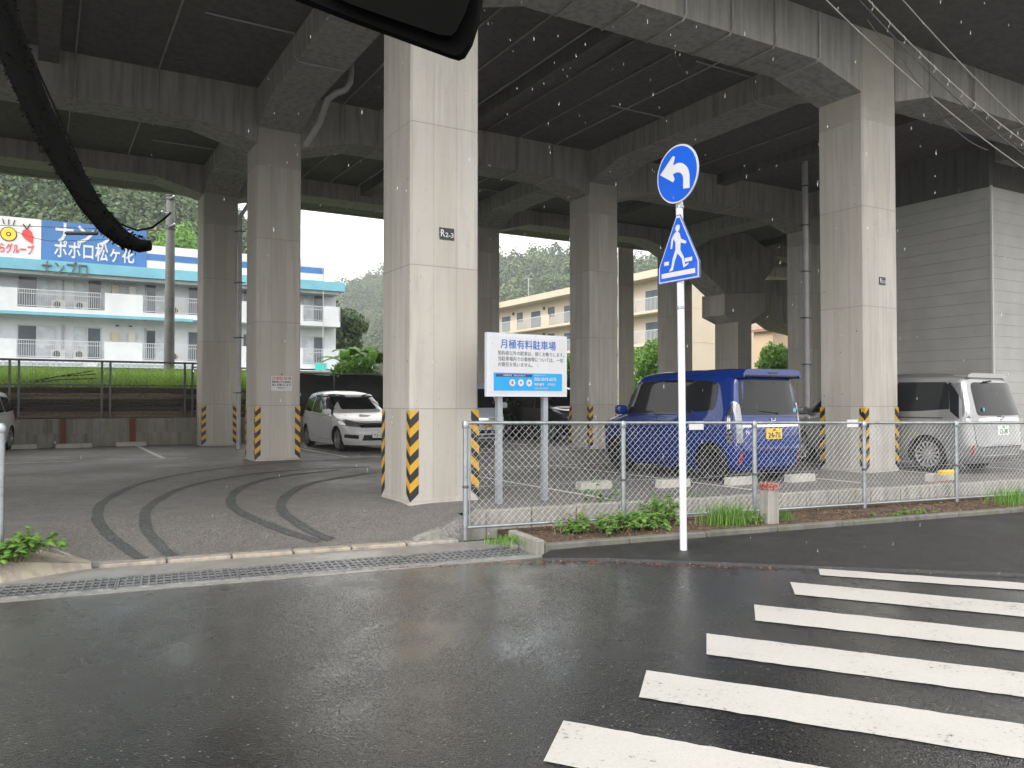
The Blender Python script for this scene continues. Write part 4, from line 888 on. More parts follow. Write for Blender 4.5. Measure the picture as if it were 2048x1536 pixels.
# weeds on the strip
def weed(label,base,rx,ry,h,nst,leaf,T=TR,name='weed_bush',mat='weed_leaf',cat='weed'):
    t=thing(name,label,cat,base,T); ms=mb('weed_stem'); ml=mb(mat)
    for _ in range(nst):
        x0,y0=rnd.gauss(0,rx*.45),rnd.gauss(0,ry*.35); x0=max(-rx,min(rx,x0)); hh=h*rnd.uniform(.35,1)*(1-.5*abs(x0)/rx); an=rnd.uniform(0,6.28); ln_=hh*rnd.uniform(.3,.9)
        pts=[Vector((x0+math.cos(an)*ln_*k,y0+math.sin(an)*ln_*k*.7,hh*(1.3*k-.35*k*k))) for k in (0,.35,.7,1)]
        ms.tube(pts,.004,4,r2=.0015,cap=False)
        for k in range(11):
            q=rnd.uniform(.25,1)*3; i=min(int(q),2); p=pts[i].lerp(pts[i+1],q-i); a2=rnd.uniform(0,6.28); d=Vector((math.cos(a2),math.sin(a2),rnd.uniform(-.35,.45))).normalized(); s_=leaf*rnd.uniform(.6,1.3); sd_=d.cross(Vector((0,0,1))).normalized()*s_*.42; dn=Vector((0,0,-.18*s_))
            ml.add([p,p+d*s_*.45+sd_+dn*.3,p+d*s_*.9+sd_*.5+dn,p+d*s_*1.15+dn*1.6,p+d*s_*.9-sd_*.5+dn,p+d*s_*.45-sd_+dn*.3,p+d*s_*.5+Vector((0,0,.02))*s_/.05*.3],[(0,1,6),(1,2,6),(2,3,6),(3,4,6),(4,5,6),(5,0,6)])
    ms.build('stems',t); ml.build('leaves',t); return t
def sp_(px,py,z=.075): return S(*rn(gnd(px,py,z)),z)
weed('low broad leaved green weed spreading over the kerb below the second fence post',sp_(1240,1062),.75,.33,.30,95,.060)
weed('taller reddish stemmed weed climbing the fence left of the second post',sp_(1200,1040),.22,.14,.62,16,.065)
weed('bushy weed against the fence just left of the white sign pole',sp_(1315,1048),.34,.2,.42,46,.055)
weed('dry brown stalks among the green weeds below the fence',sp_(1180,1060),.6,.25,.3,26,.03,mat='litter')
weed('small ragged weed at the foot of the third fence post',sp_(1500,1046),.2,.12,.2,16,.035)
weed('low creeping weed on the litter between the last two posts in view',sp_(1820,1030),.5,.14,.10,26,.03)
def tuft(label,base,rad,h,n,mat='weed_leaf'):
    m=mb(mat); grass(m,lambda:Vector((rnd.gauss(0,rad*.5),rnd.gauss(0,rad*.35),0)),n,h,.0035,.9); o=m.build('grass_tuft',None,Matrix.Translation(base)@Matrix.Rotation(TR,4,'Z')); return tag(o,label,'grass tuft')
tuft('large feathery grass tuft right of the white sign pole',sp_(1455,1048),.30,.26,420,'bright_leaf'); tuft('thin grass wisps behind the fence by the sign pole',sp_(1390,1022),.4,.3,130,'bright_leaf'); tuft('low grass tuft beside the grating at the first fence post',sp_(1010,1086),.28,.08,260,'bright_leaf')
tuft('grass at the right picture edge in the planting strip',sp_(2030,1008),.4,.25,300,'bright_leaf'); tuft('small weeds right of the red topped marker',sp_(1570,1040),.15,.12,120,'bright_leaf')
weed('green weed hanging over the crumbling wedge kerb at the left edge',gnd(62,1105,.22),.28,.16,.24,24,.07); weed('round leaved weed at the very left edge below the fence post',gnd(15,1125,.15),.22,.16,.25,22,.085)
# litter
m=MB(); m.mat('litter')
def scatter(m,n,fn,s0,s1):
    for _ in range(n):
        p=fn(); a=rnd.uniform(0,6.28); s_=rnd.uniform(s0,s1); d=Vector((math.cos(a),math.sin(a),rnd.uniform(-.2,.5))); e=Vector((-math.sin(a),math.cos(a),rnd.uniform(-.3,.4)))*.5
        m.add([p-d*s_,p-e*s_,p+d*s_,p+e*s_],[(0,1,2,3)])
scatter(m,5200,lambda:S(rnd.uniform(.5,12),rnd.uniform(-.92,.22),.085+rnd.uniform(0,.012)),.008,.024)
tag(m.build('leaf_litter'),'brown dead leaves covering the planting strip','leaf litter',kind='stuff')
m=MB().mat('red_leaf'); ed=[gnd(x,y,0) for x,y in ((560,1150),(860,1131),(1000,1126),(1085,1125),(1200,1125),(1400,1132),(1560,1138))]
def onedge():
    i=rnd.randrange(len(ed)-1); p=ed[i].lerp(ed[i+1],rnd.random()); return Vector((p.x+rnd.gauss(0,.03),p.y-.03+rnd.gauss(0,.025),.008))
scatter(m,330,onedge,.008,.02); scatter(m,12,lambda:Vector((rnd.uniform(-3,4),rnd.uniform(4,7.4),.006)),.007,.014)
tag(m.build('red_leaves'),'wet red brown leaves scattered along the road edge','fallen leaves',kind='stuff')
# ================================================================ CARS
def lin(tab,z):
    if z<=tab[0][0]: return tab[0][1]
    for (a,b),(c,d) in zip(tab,tab[1:]):
        if z<=c: return b+(d-b)*(z-a)/(c-a)
    return tab[-1][1]
def smoothtab(tab,z,e=.025):
    return sum(lin(tab,z+k*e) for k in (-1,-.5,0,.5,1))/5
class Car:
    def __init__(s,name,label,cat,F,Rr,Wd,zt,paint,n=6,nz=46,group='parked cars under the viaduct'):
        s.F,s.Rr,s.Wd,s.zt,s.n=F,Rr,Wd,zt,n; s.paint=paint; s.root=thing(name,label,cat,(0,0,0),0,group); s.nz=nz; s.wheels=[]
    def lw(s,z):
        f,r=smoothtab(s.F,z),smoothtab(s.Rr,z); return (f+r)/2,(f-r)/2,smoothtab(s.Wd,z)
    def side(s,y,z,sg):
        yc,l,w=s.lw(z); q=min(.999,abs((y-yc)/l)); return Vector((sg*w*(1-q**s.n)**(1/s.n),y,z))
    def end(s,x,z,front):
        yc,l,w=s.lw(z); q=min(.999,abs(x/w)); e=l*(1-q**s.n)**(1/s.n)
        bow=.05 if front else .025; e-=bow*q*q
        return Vector((x,yc+(e if front else -e),z))
    def body(s,wheels,R_=.34):
        m=mb(s.paint); m.mat('black_plastic'); m.mat(s.paint)
        z0=s.Wd[0][0]; zs=[z0+(s.zt-z0)*k/s.nz for k in range(s.nz+1)]; K=72; vs=[]
        for z in zs:
            yc,l,w=s.lw(z)
            for k in range(K):
                t=2*math.pi*(k+.5)/K; c,d=math.cos(t),math.sin(t); q=2/s.n
                x=w*math.copysign(abs(c)**q,c); y=yc+l*math.copysign(abs(d)**q,d)
                bow=.05 if d>0 else .025; y-=math.copysign(bow,d)*(x/w)**2*abs(d)**.5*1.0
                vs.append((x,y,z))
        fs=[(i*K+k,i*K+(k+1)%K,(i+1)*K+(k+1)%K,(i+1)*K+k) for i in range(s.nz) for k in range(K)]
        n0=len(vs); yc,l,w=s.lw(s.zt); vs+=[(0,yc,z0),(0,yc,s.zt+.012)]
        fs+=[((k+1)%K,k,n0) for k in range(K)]+[(s.nz*K+k,s.nz*K+(k+1)%K,n0+1) for k in range(K)]
        m.add(vs,fs); o=m.build('body',s.root)
        # wheel arches
        c=MB().mat('black_plastic')
        for (y,_) in wheels:
            for sg in (1,-1):
                wdt=s.side(y,.4,1).x
                c.lathe([(R_,-.25),(R_,.2)],28,Matrix.Translation((sg*(wdt-.0),y,.31))@Matrix.Rotation(R(90),4,'Y'))
        co=c.build('tmp'); md=o.modifiers.new('b','BOOLEAN'); md.operation='DIFFERENCE'; md.object=co; md.solver='EXACT'; md.material_mode='TRANSFER'
        bpy.context.view_layer.update(); dg=bpy.context.evaluated_depsgraph_get(); me=bpy.data.meshes.new_from_object(o.evaluated_get(dg)); o.modifiers.clear(); o.data=me; me.name='body'; bpy.data.objects.remove(co)
        dark=[i for i,mm in enumerate(me.materials) if mm and mm.name=='black_plastic'][0] if any(mm and mm.name=='black_plastic' for mm in me.materials) else 0
        for p in me.polygons:
            cc=p.center
            if any(abs(cc.y-y)<R_+.02 and (cc.y-y)**2+(cc.z-.31)**2<(R_-.004)**2 for y,_ in wheels) and abs(cc.x)<s.side(0,.4,1).x-.02: p.material_index=dark
            elif cc.z<z0+.002: p.material_index=dark
        me.polygons.foreach_set('use_smooth',[True]*len(me.polygons)); me.set_sharp_from_angle(angle=R(32)); s.bodyo=o
    def wheel(s,y,sg,r=.31,w=.18,rim='alloy',spokes=10,inset_=.03,rr=.66):
        x=s.side(y,.4,1).x-inset_; T=Matrix.Translation((sg*x,y,r))@Matrix.Rotation(R(90)*sg,4,'Y')
        wh=bpy.data.objects.new('wheel',None); C.objects.link(wh); wh.parent=s.root; wh.matrix_local=T; wh.empty_display_size=.1
        m=mb('rubber'); m.lathe([(r*rr,-w),(r*.93,-w),(r,-w+.03),(r,-.03),(r*.97,-.008),(r*.9,0),(r*rr,-.005)],32,cap=False); m.build('tyre',wh,smooth=True)
        m=mb(rim); ri=r*rr; m.lathe([(ri*.98,-w+.01),(ri,-.006),(ri,.0),(ri*.93,-.002),(ri*.9,-.04),(ri*.88,-.09)],32,cap=False)
        m.mat('pit_black'); m.lathe([(ri*.9,-.095),(ri*.9,-.09)],24); m.mat(rim)
        m.lathe([(ri*.22,-.06),(ri*.2,-.012),(.01,-.008)],16)
        for k in range(spokes):
            a=2*math.pi*k/spokes; ww=ri*(.9/spokes*1.35); RT=Matrix.Rotation(a,4,'Z')
            vs=[RT@Vector(v) for v in ((ri*.15,-ww*.7,-.02),(ri*.92,-ww,-.012),(ri*.92,ww,-.012),(ri*.15,ww*.7,-.02),(ri*.15,-ww*.7,-.06),(ri*.92,-ww,-.05),(ri*.92,ww,-.05),(ri*.15,ww*.7,-.06))]
            m.add(vs,[(0,1,2,3),(4,7,6,5),(0,4,5,1),(3,2,6,7)])
        m.build('rim',wh,smooth=True)
    def patch(s,name,poly,fn,mat,off=.004,parent=None,K=10,Mc=8,rim=.012,round_=0,label=None):
        # poly: 2d points (h,z). convex. mapped on the car surface, thin raised plate
        P_=list(poly)
        if round_:
            Q=[]; n=len(P_)
            for i in range(n):
                a,b,c=Vector(P_[i-1]),Vector(P_[i]),Vector(P_[(i+1)%n]); rr=min(round_,(a-b).length*.45,(c-b).length*.45)
                p0=b+(a-b).normalized()*rr; p1=b+(c-b).normalized()*rr
                for t in (0,.33,.67,1): Q.append(tuple(p0*(1-t)**2+b*2*t*(1-t)+p1*t*t))
            P_=Q
        zs_=[p[1] for p in P_]; z0,z1=min(zs_),max(zs_); rows=[]
        for k in range(K+1):
            t=k/K; z=z0+(z1-z0)*(.5-.5*math.cos(math.pi*t) if round_ else t); z=min(max(z,z0+1e-5),z1-1e-5); xs=[]
            for i in range(len(P_)):
                a,b=P_[i-1],P_[i]
                if (a[1]-z)*(b[1]-z)<=0 and abs(a[1]-b[1])>1e-9: xs.append(a[0]+(b[0]-a[0])*(z-a[1])/(b[1]-a[1]))
            lo,hi=min(xs),max(xs); rows.append([(lo+(hi-lo)*j/Mc,z) for j in range(Mc+1)])
        def nrm(h,z):
            e=.01; p=fn(h,z); a=fn(h+e,z)-p; b=fn(h,z+e)-p; n=a.cross(b)
            if n.length<1e-9: n=Vector((0,0,1))
            n.normalize(); c=Vector((0,s.lw(z)[0],z*.8))
            if n.dot(p-c)<0: n=-n
            return n
        vs=[];fs=[]; C1=Mc+1
        for r_ in rows:
            for h,z in r_: vs.append(fn(h,z)+nrm(h,z)*off)
        base=len(vs); bd=[]
        for i in range(K+1):
            for j in range(C1):
                if i in (0,K) or j in (0,Mc): bd.append((i,j))
        for i in range(K):
            for j in range(Mc): fs.append((i*C1+j,i*C1+j+1,(i+1)*C1+j+1,(i+1)*C1+j))
        ring=[(0,j) for j in range(C1)]+[(i,Mc) for i in range(1,K+1)]+[(K,j) for j in range(Mc-1,-1,-1)]+[(i,0) for i in range(K-1,0,-1)]
        for q,(i,j) in enumerate(ring): h,z=rows[i][j]; vs.append(fn(h,z)+nrm(h,z)*(off-rim))
        n=len(ring)
        for q in range(n):
            a=ring[q][0]*C1+ring[q][1]; b=ring[(q+1)%n][0]*C1+ring[(q+1)%n][1]; fs.append((a,base+q,base+(q+1)%n,b))
        m=mb(mat); m.add(vs,fs); o=m.build(name,parent or s.root); bm=bmesh.new(); bm.from_mesh(o.data); bmesh.ops.recalc_face_normals(bm,faces=bm.faces); bm.to_mesh(o.data); bm.free()
        o.data.polygons.foreach_set('use_smooth',[True]*len(o.data.polygons)); o.data.set_sharp_from_angle(angle=R(40))
        if label: o['label']=label
        return o
    def both(s,name,poly,mat,**k):
        if name=='door': s.both('door_gap',s.grow(poly),'pit_black',off=.0025,rim=.004,round_=.05)
        return [s.patch(name,poly,lambda h,z,sg=sg:s.side(h,z,sg),mat,**k) for sg in (1,-1)]
    def grow(s,poly,d=.009):
        cx=sum(p[0] for p in poly)/len(poly); cz=sum(p[1] for p in poly)/len(poly); w=max(abs(p[0]-cx) for p in poly); h=max(abs(p[1]-cz) for p in poly)
        return [(cx+(x-cx)*(1+d/w),cz+(z-cz)*(1+d/h)) for x,z in poly]
    def rear(s,name,poly,mat,**k):
        if name=='tailgate': s.rear('door_gap',s.grow(poly),'pit_black',off=.003,rim=.004,round_=.05)
        return s.patch(name,poly,lambda h,z:s.end(h,z,False),mat,**k)
    def front(s,name,poly,mat,**k): return s.patch(name,poly,lambda h,z:s.end(h,z,True),mat,**k)
    def mirror(s,y,z,mat=None,size=1,fold=1):
        for sg in (1,-1):
            p=s.side(y,z,sg); mt=mat or s.paint
            m=mb(mt); T=Matrix.Translation((p.x+sg*.13*size,y,z+.05))@Matrix.Diagonal((.11*size,.06*size,.085*size,1))
            bm=bmesh.new(); bmesh.ops.create_icosphere(bm,subdivisions=3,radius=1.0)
            for v in bm.verts: v.co=Vector([math.copysign(abs(c)**.6,c) for c in v.co]); 
            m.add([T@v.co for v in bm.verts],[tuple(v.index for v in f.verts) for f in bm.faces]); bm.free(); m.mat('black_plastic'); m.tube([p-Vector((sg*.02,0,0)),(p.x+sg*.1,y,z+.01)],.025,6)
            o=m.build('mirror',s.root,smooth='all'); 
    def plate(s,y,z,mat,lines,ink,front=False):
        p=s.end(0,z,front); d=-1 if not front else 1; pl=bpy.data.objects.new('licence_plate',None)
        m=mb(mat); m.box(-.165,.165,p.y+(0 if front else -.02),p.y+(.02 if front else 0),z-.0825,z+.0825); o=m.build('licence_plate',s.root)
        yy=p.y+(.0225 if front else -.0225)
        Tt=face((0,yy,z-.025),(-1 if front else 1,0,0)); Tt2=face((0,yy,z+.055),(-1 if front else 1,0,0))
        text(lines[1],.115,ink,o,Tt,align='CENTER',bold=.002,ext=.001); text(lines[0],.05,ink,o,Tt2,align='CENTER',ext=.001)
    def place(s,p,rz): s.root.location=p; s.root.rotation_euler=(0,0,rz)
def gy(tab,z): return lin(tab,z)
# ---- blue tall kei wagon (rear to the street)
c=Car('parked_car','tall dark blue boxy wagon with yellow plate, rear towards the mesh fence','car',
 F=[(.18,1.58),(.3,1.66),(.45,1.69),(.75,1.68),(.88,1.62),(.96,1.50),(1.01,1.30),(1.06,1.14),(1.12,1.06),(1.62,.84),(1.70,.74),(1.76,.55),(1.79,.15)],
 Rr=[(.18,-1.58),(.3,-1.67),(.5,-1.70),(.85,-1.69),(1.0,-1.67),(1.6,-1.59),(1.70,-1.55),(1.76,-1.45),(1.79,-1.2)],
 Wd=[(.18,.66),(.26,.715),(.5,.735),(.9,.738),(1.0,.73),(1.1,.715),(1.6,.645),(1.68,.62),(1.74,.56),(1.77,.48),(1.79,.30)],zt=1.79,paint='paint_blue',n=10)
wy=(1.14,-1.12)
c.body([(y,0) for y in wy],.335)
c.both('side_skirt',[(-.72,.18),(.78,.18),(.78,.27),(-.72,.27)],'paint_blue',off=.012)
c.both('door',[(.10,.30),(.84,.30),(.90,.6),(.90,1.02),(.10,1.04)],'paint_blue',off=.006,round_=.05)
c.both('door',[(-.76,.34),(.08,.30),(.08,1.04),(-.76,1.05)],'paint_blue',off=.006,round_=.05)
c.both('side_glass',[(.14,1.07),(.84,1.06),(.74,1.36),(.64,1.60),(.14,1.62)],'glass_dark',off=.004,round_=.05); c.both('side_glass',[(-.66,1.08),(.06,1.07),(.06,1.62),(-.66,1.62)],'glass_dark',off=.004,round_=.05)
c.both('side_glass',[(-1.20,1.12),(-.70,1.09),(-.70,1.62),(-1.24,1.58)],'glass_dark',off=.004,round_=.10); c.both('side_glass',[(.90,1.08),(1.03,1.08),(.88,1.40),(.84,1.36)],'glass_dark',off=.003)
c.both('window_trim',[(-.74,1.04),(.9,1.035),(.9,1.052),(-.74,1.057)],'black_plastic',off=.007)
for y in (.02,.22): c.both('door_handle',[(y-.0,.885),(y+.15,.885),(y+.15,.92),(y-.0,.925)],'chrome',off=.028,rim=.03)
c.front('windshield',[(-.60,1.13),(.60,1.13),(.56,1.60),(-.56,1.60)],'glass_dark'); c.front('grille',[(-.5,.55),(.5,.55),(.55,.8),(-.55,.8)],'black_plastic'); c.front('headlight',[(.42,.72),(.66,.70),(.68,.92),(.45,.90)],'lamp_clear',off=.01); c.front('headlight',[(-.66,.70),(-.42,.72),(-.45,.90),(-.68,.92)],'lamp_clear',off=.01)
c.both('headlight',[(1.50,.74),(1.60,.74),(1.58,.90),(1.42,.90)],'lamp_clear',off=.008)
c.rear('tailgate',[(-.60,.52),(.60,.52),(.63,1.02),(-.63,1.02)],'paint_blue',off=.008,round_=.05)
c.rear('rear_glass',[(-.615,1.06),(.615,1.06),(.565,1.60),(-.565,1.60)],'glass_dark',off=.010,round_=.07)
c.rear('chrome_bar',[(-.63,.87),(.63,.87),(.63,.905),(-.63,.905)],'chrome',off=.022,rim=.03)
for sg in (1,-1):
    xs=lambda a,b:(min(sg*a,sg*b),max(sg*a,sg*b)); x0,x1=xs(.60,.665)
    c.rear('tail_lamp',[(x0,.62),(x1,.62),(x1-.0*sg,1.24),(x0,1.28)],'lamp_clear',off=.022,rim=.04,round_=.04,label='tall clear tail lamp in a chrome rim')
    x0,x1=xs(.60,.63); c.rear('reflector',[(x0,.30),(x1,.30),(x1,.50),(x0,.50)],'lamp_red',off=.012,round_=.015)
c.both('tail_lamp',[(-1.55,.62),(-1.46,.60),(-1.46,1.14),(-1.52,1.20)],'chrome',off=.010,round_=.02)
c.both('pillar_trim',[(.06,1.06),(.14,1.06),(.14,1.63),(.06,1.63)],'glass_dark',off=.003)
c.both('pillar_trim',[(-.70,1.08),(-.64,1.08),(-.64,1.62),(-.70,1.62)],'glass_dark',off=.003)
c.both('pillar_trim',[(.82,1.05),(.91,1.05),(.80,1.45),(.72,1.50)],'black_plastic',off=.003)
for k in range(3): c.both('lamp_fin',[(-1.54,.68+k*.07),(-1.47,.66+k*.07),(-1.47,.69+k*.07),(-1.54,.71+k*.07)],'glass_dark',off=.018)
c.rear('bumper_lip',[(-.68,.25),(.68,.25),(.68,.29),(-.68,.29)],'paint_blue',off=.03,rim=.04); c.rear('bumper_lip',[(-.70,.50),(.70,.50),(.70,.515),(-.70,.515)],'pit_black',off=.003)
m=mb('paint_blue'); m.prism([(-.60,1.63),(-.57,1.675),(.57,1.675),(.60,1.63),(.615,1.69),(.57,1.75),(.45,1.772),(-.45,1.772),(-.57,1.75),(-.615,1.69)],-1.69,-1.35); m.build('roof_spoiler',c.root); m=mb('black_plastic'); m.prism([(-.55,1.655),(.55,1.655),(.55,1.674),(-.55,1.674)],-1.68,-1.5); m.box(-.1,.1,-1.697,-1.692,1.70,1.72); m.build('spoiler_edge',c.root)
c.plate(0,.765,'plate_yellow',('580','24-75'),'plate_ink')
p=c.end(0,.97,False); e=mb('chrome'); 
for x in (-.03,.03): e.prism([(x-.009,.935),(x+.009,.935),(x*1.35+.011,1.005),(x*1.35-.009,1.005)],p.y-.022,p.y-.012)
e.box(-.032,.032,p.y-.0225,p.y-.0125,.962,.974); e.build('emblem',c.root); text('N',.09,'chrome',c.root,face((-.56,c.end(.55,.78,False).y-.012,.79),(1,0,0)),name='badge',bold=.003)
m=mb('black_plastic'); pw_=c.end(.15,1.1,False); m.tube([(.12,pw_.y-.02,1.085),(-.25,pw_.y-.022,1.12)],.008,6); m.lathe([(.02,0),(.02,.02)],10,Matrix.Translation((.12,pw_.y-.01,1.08))@Matrix.Rotation(R(90),4,'X')); m.build('rear_wiper',c.root)
m=mb('bldg_teal'); m.lathe([(.035,0),(.035,.002)],16,Matrix.Translation((.52,c.end(.52,1.13,False).y-.012,1.13))@RX); m.build('round_sticker',c.root)
c.mirror(.90,1.07)
for y in wy:
    for sg in (1,-1): c.wheel(y,sg,.292,.165,'alloy_dark',8,.025,.70)
ca=6.07; c.place(W(ca,1.42,PZ),TH); c.root.scale=(1.06,1.07,1.02)
blue=c
# ---- silver minivan
F_=[(.2,2.22),(.35,2.32),(.6,2.34),(.85,2.28),(.98,2.12),(1.05,1.80),(1.10,1.48),(1.16,1.38),(1.66,.72),(1.74,.56),(1.80,.2),(1.825,-.2)]
R_=[(.2,-2.20),(.32,-2.33),(.5,-2.36),(.9,-2.33),(1.1,-2.30),(1.6,-2.16),(1.72,-2.10),(1.79,-1.9),(1.825,-1.3)]
W__=[(.2,.78),(.28,.83),(.5,.85),(.95,.85),(1.05,.84),(1.62,.735),(1.72,.70),(1.78,.62),(1.81,.5),(1.825,.35)]
def minivan(label,paint,detail=True):
    c=Car('parked_car',label,'minivan',F_,R_,W__,1.825,paint,n=9); wy=(1.42,-1.43); c.body([(y,0) for y in wy],.375)
    c.both('door',[(.35,.32),(1.15,.32),(1.28,.7),(1.28,1.0),(.35,1.02)],paint,off=.006,round_=.06); c.both('door',[(-.80,.36),(.33,.32),(.33,1.03),(-.80,1.06)],paint,off=.006,round_=.06)
    c.both('side_glass',[(.40,1.06),(1.14,1.05),(.90,1.35),(.66,1.62),(.40,1.64)],'glass_dark',round_=.05)
    c.both('side_glass',[(-.78,1.10),(.36,1.06),(.36,1.655),(-.78,1.655)],'glass_dark',round_=.03); c.both('side_glass',[(-1.86,1.13),(-.80,1.10),(-.80,1.655),(-1.80,1.64)],'glass_dark',round_=.04)
    c.both('quarter_panel',[(-2.04,.98),(-1.87,1.12),(-1.80,1.64),(-1.98,1.62)],'glass_dark',off=.0035)
    c.both('slide_rail',[(-1.75,.985),(-.62,.985),(-.62,1.003),(-1.75,1.003)],'pit_black',off=.003,rim=.004); c.both('sill_trim',[(-.95,.22),(.95,.22),(.95,.28),(-.95,.28)],paint,off=.012)
    c.both('door_handle',[(.36,.90),(.55,.90),(.55,.935),(.36,.935)],paint,off=.03,rim=.03); c.both('door_handle',[(.12,.90),(.30,.90),(.30,.935),(.12,.935)],paint,off=.03,rim=.03)
    c.front('windshield',[(-.70,1.18),(.70,1.18),(.64,1.64),(-.64,1.64)],'glass_dark'); c.front('grille',[(-.55,.5),(.55,.5),(.6,.86),(-.6,.86)],'black_plastic',off=.008)
    for sg in (1,-1):
        f=lambda a,b:(min(sg*a,sg*b),max(sg*a,sg*b)); x0,x1=f(.55,.80)
        c.front('headlight',[(x0,.74),(x1,.76),(x1,.93),(x0,.90)],'lamp_clear',off=.012,round_=.03)
        x0,x1=f(.60,.76); c.front('chrome_trim',[(x0,.40),(x1,.40),(x1,.44),(x0,.44)],'chrome',off=.012)
        x0,x1=f(.70,.775); c.rear('tail_lamp',[(x0,1.00),(x1,1.00),(x1-.05*sg,1.62),(x0-.05*sg,1.62)],'lamp_clear',off=.014,round_=.02,label='tall clear tail lamp')
        x0,x1=f(.73,.75); c.rear('reflector',[(x0,.36),(x1,.36),(x1,.52),(x0,.52)],'lamp_red',off=.012)
    c.both('tail_lamp',[(-2.22,1.0),(-2.10,.99),(-2.02,1.62),(-2.10,1.62)],'lamp_clear',off=.01,round_=.03)
    c.rear('tailgate',[(-.70,.50),(.70,.50),(.72,.97),(-.72,.97)],paint,off=.008,round_=.05); c.rear('rear_glass',[(-.66,1.04),(.66,1.04),(.60,1.63),(-.60,1.63)],'glass_dark',off=.010,round_=.08)
    c.rear('chrome_bar',[(-.78,.94),(.78,.94),(.78,1.0),(-.78,1.0)],'chrome',off=.02,rim=.03,round_=.02); c.rear('bumper_line',[(-.76,.48),(.76,.48),(.76,.49),(-.76,.49)],'pit_black',off=.003)
    c.rear('bumper_lip',[(-.62,.30),(.62,.30),(.62,.335),(-.62,.335)],paint,off=.02,rim=.03)
    m=mb(paint); m.prism([(-.62,1.72),(.62,1.72),(.60,1.775),(.5,1.80),(-.5,1.80),(-.60,1.775)],-2.09,-1.8); m.build('roof_spoiler',c.root)
    m=mb('black_plastic'); y=c.end(0,1.64,False).y; m.tube([(-.05,y-.03,1.66),(-.3,y-.035,1.64)],.016,6); m.build('rear_wiper',c.root)
    c.plate(0,.78,'plate_white',('300','12-38'),'plate_green'); c.mirror(1.22,1.05)
    e=mb('chrome'); p=c.end(0,1.0,False); e.lathe([(.06,0),(.06,.012),(.045,.012),(.045,0)],24,Matrix.Translation((0,p.y-.02,.985))@RX@Matrix.Diagonal((1.3,1,1,1))); e.lathe([(.03,0),(.03,.014),(.02,.014)],16,Matrix.Translation((0,p.y-.02,.985))@RX); e.build('emblem',c.root)
    for y in wy:
        for sg in (1,-1): c.wheel(y,sg,.325,.19,'alloy',14,.03,.72)
    return c
c=minivan('silver minivan with tinted windows, rear to the fence at the right edge','paint_silver'); c.place(W(10.85,1.0,PZ),TH)
m=mb('bldg_teal'); m.lathe([(.035,0),(.035,.002)],16,Matrix.Translation((-.5,c.end(-.5,1.12,False).y-.014,1.15))@RX); m.build('round_sticker',c.root)
c=minivan('black minivan, nose forward, half hidden by the middle column and the notice board','paint_black'); c.place(W(11.1,14.0,PZ),TH+math.pi)
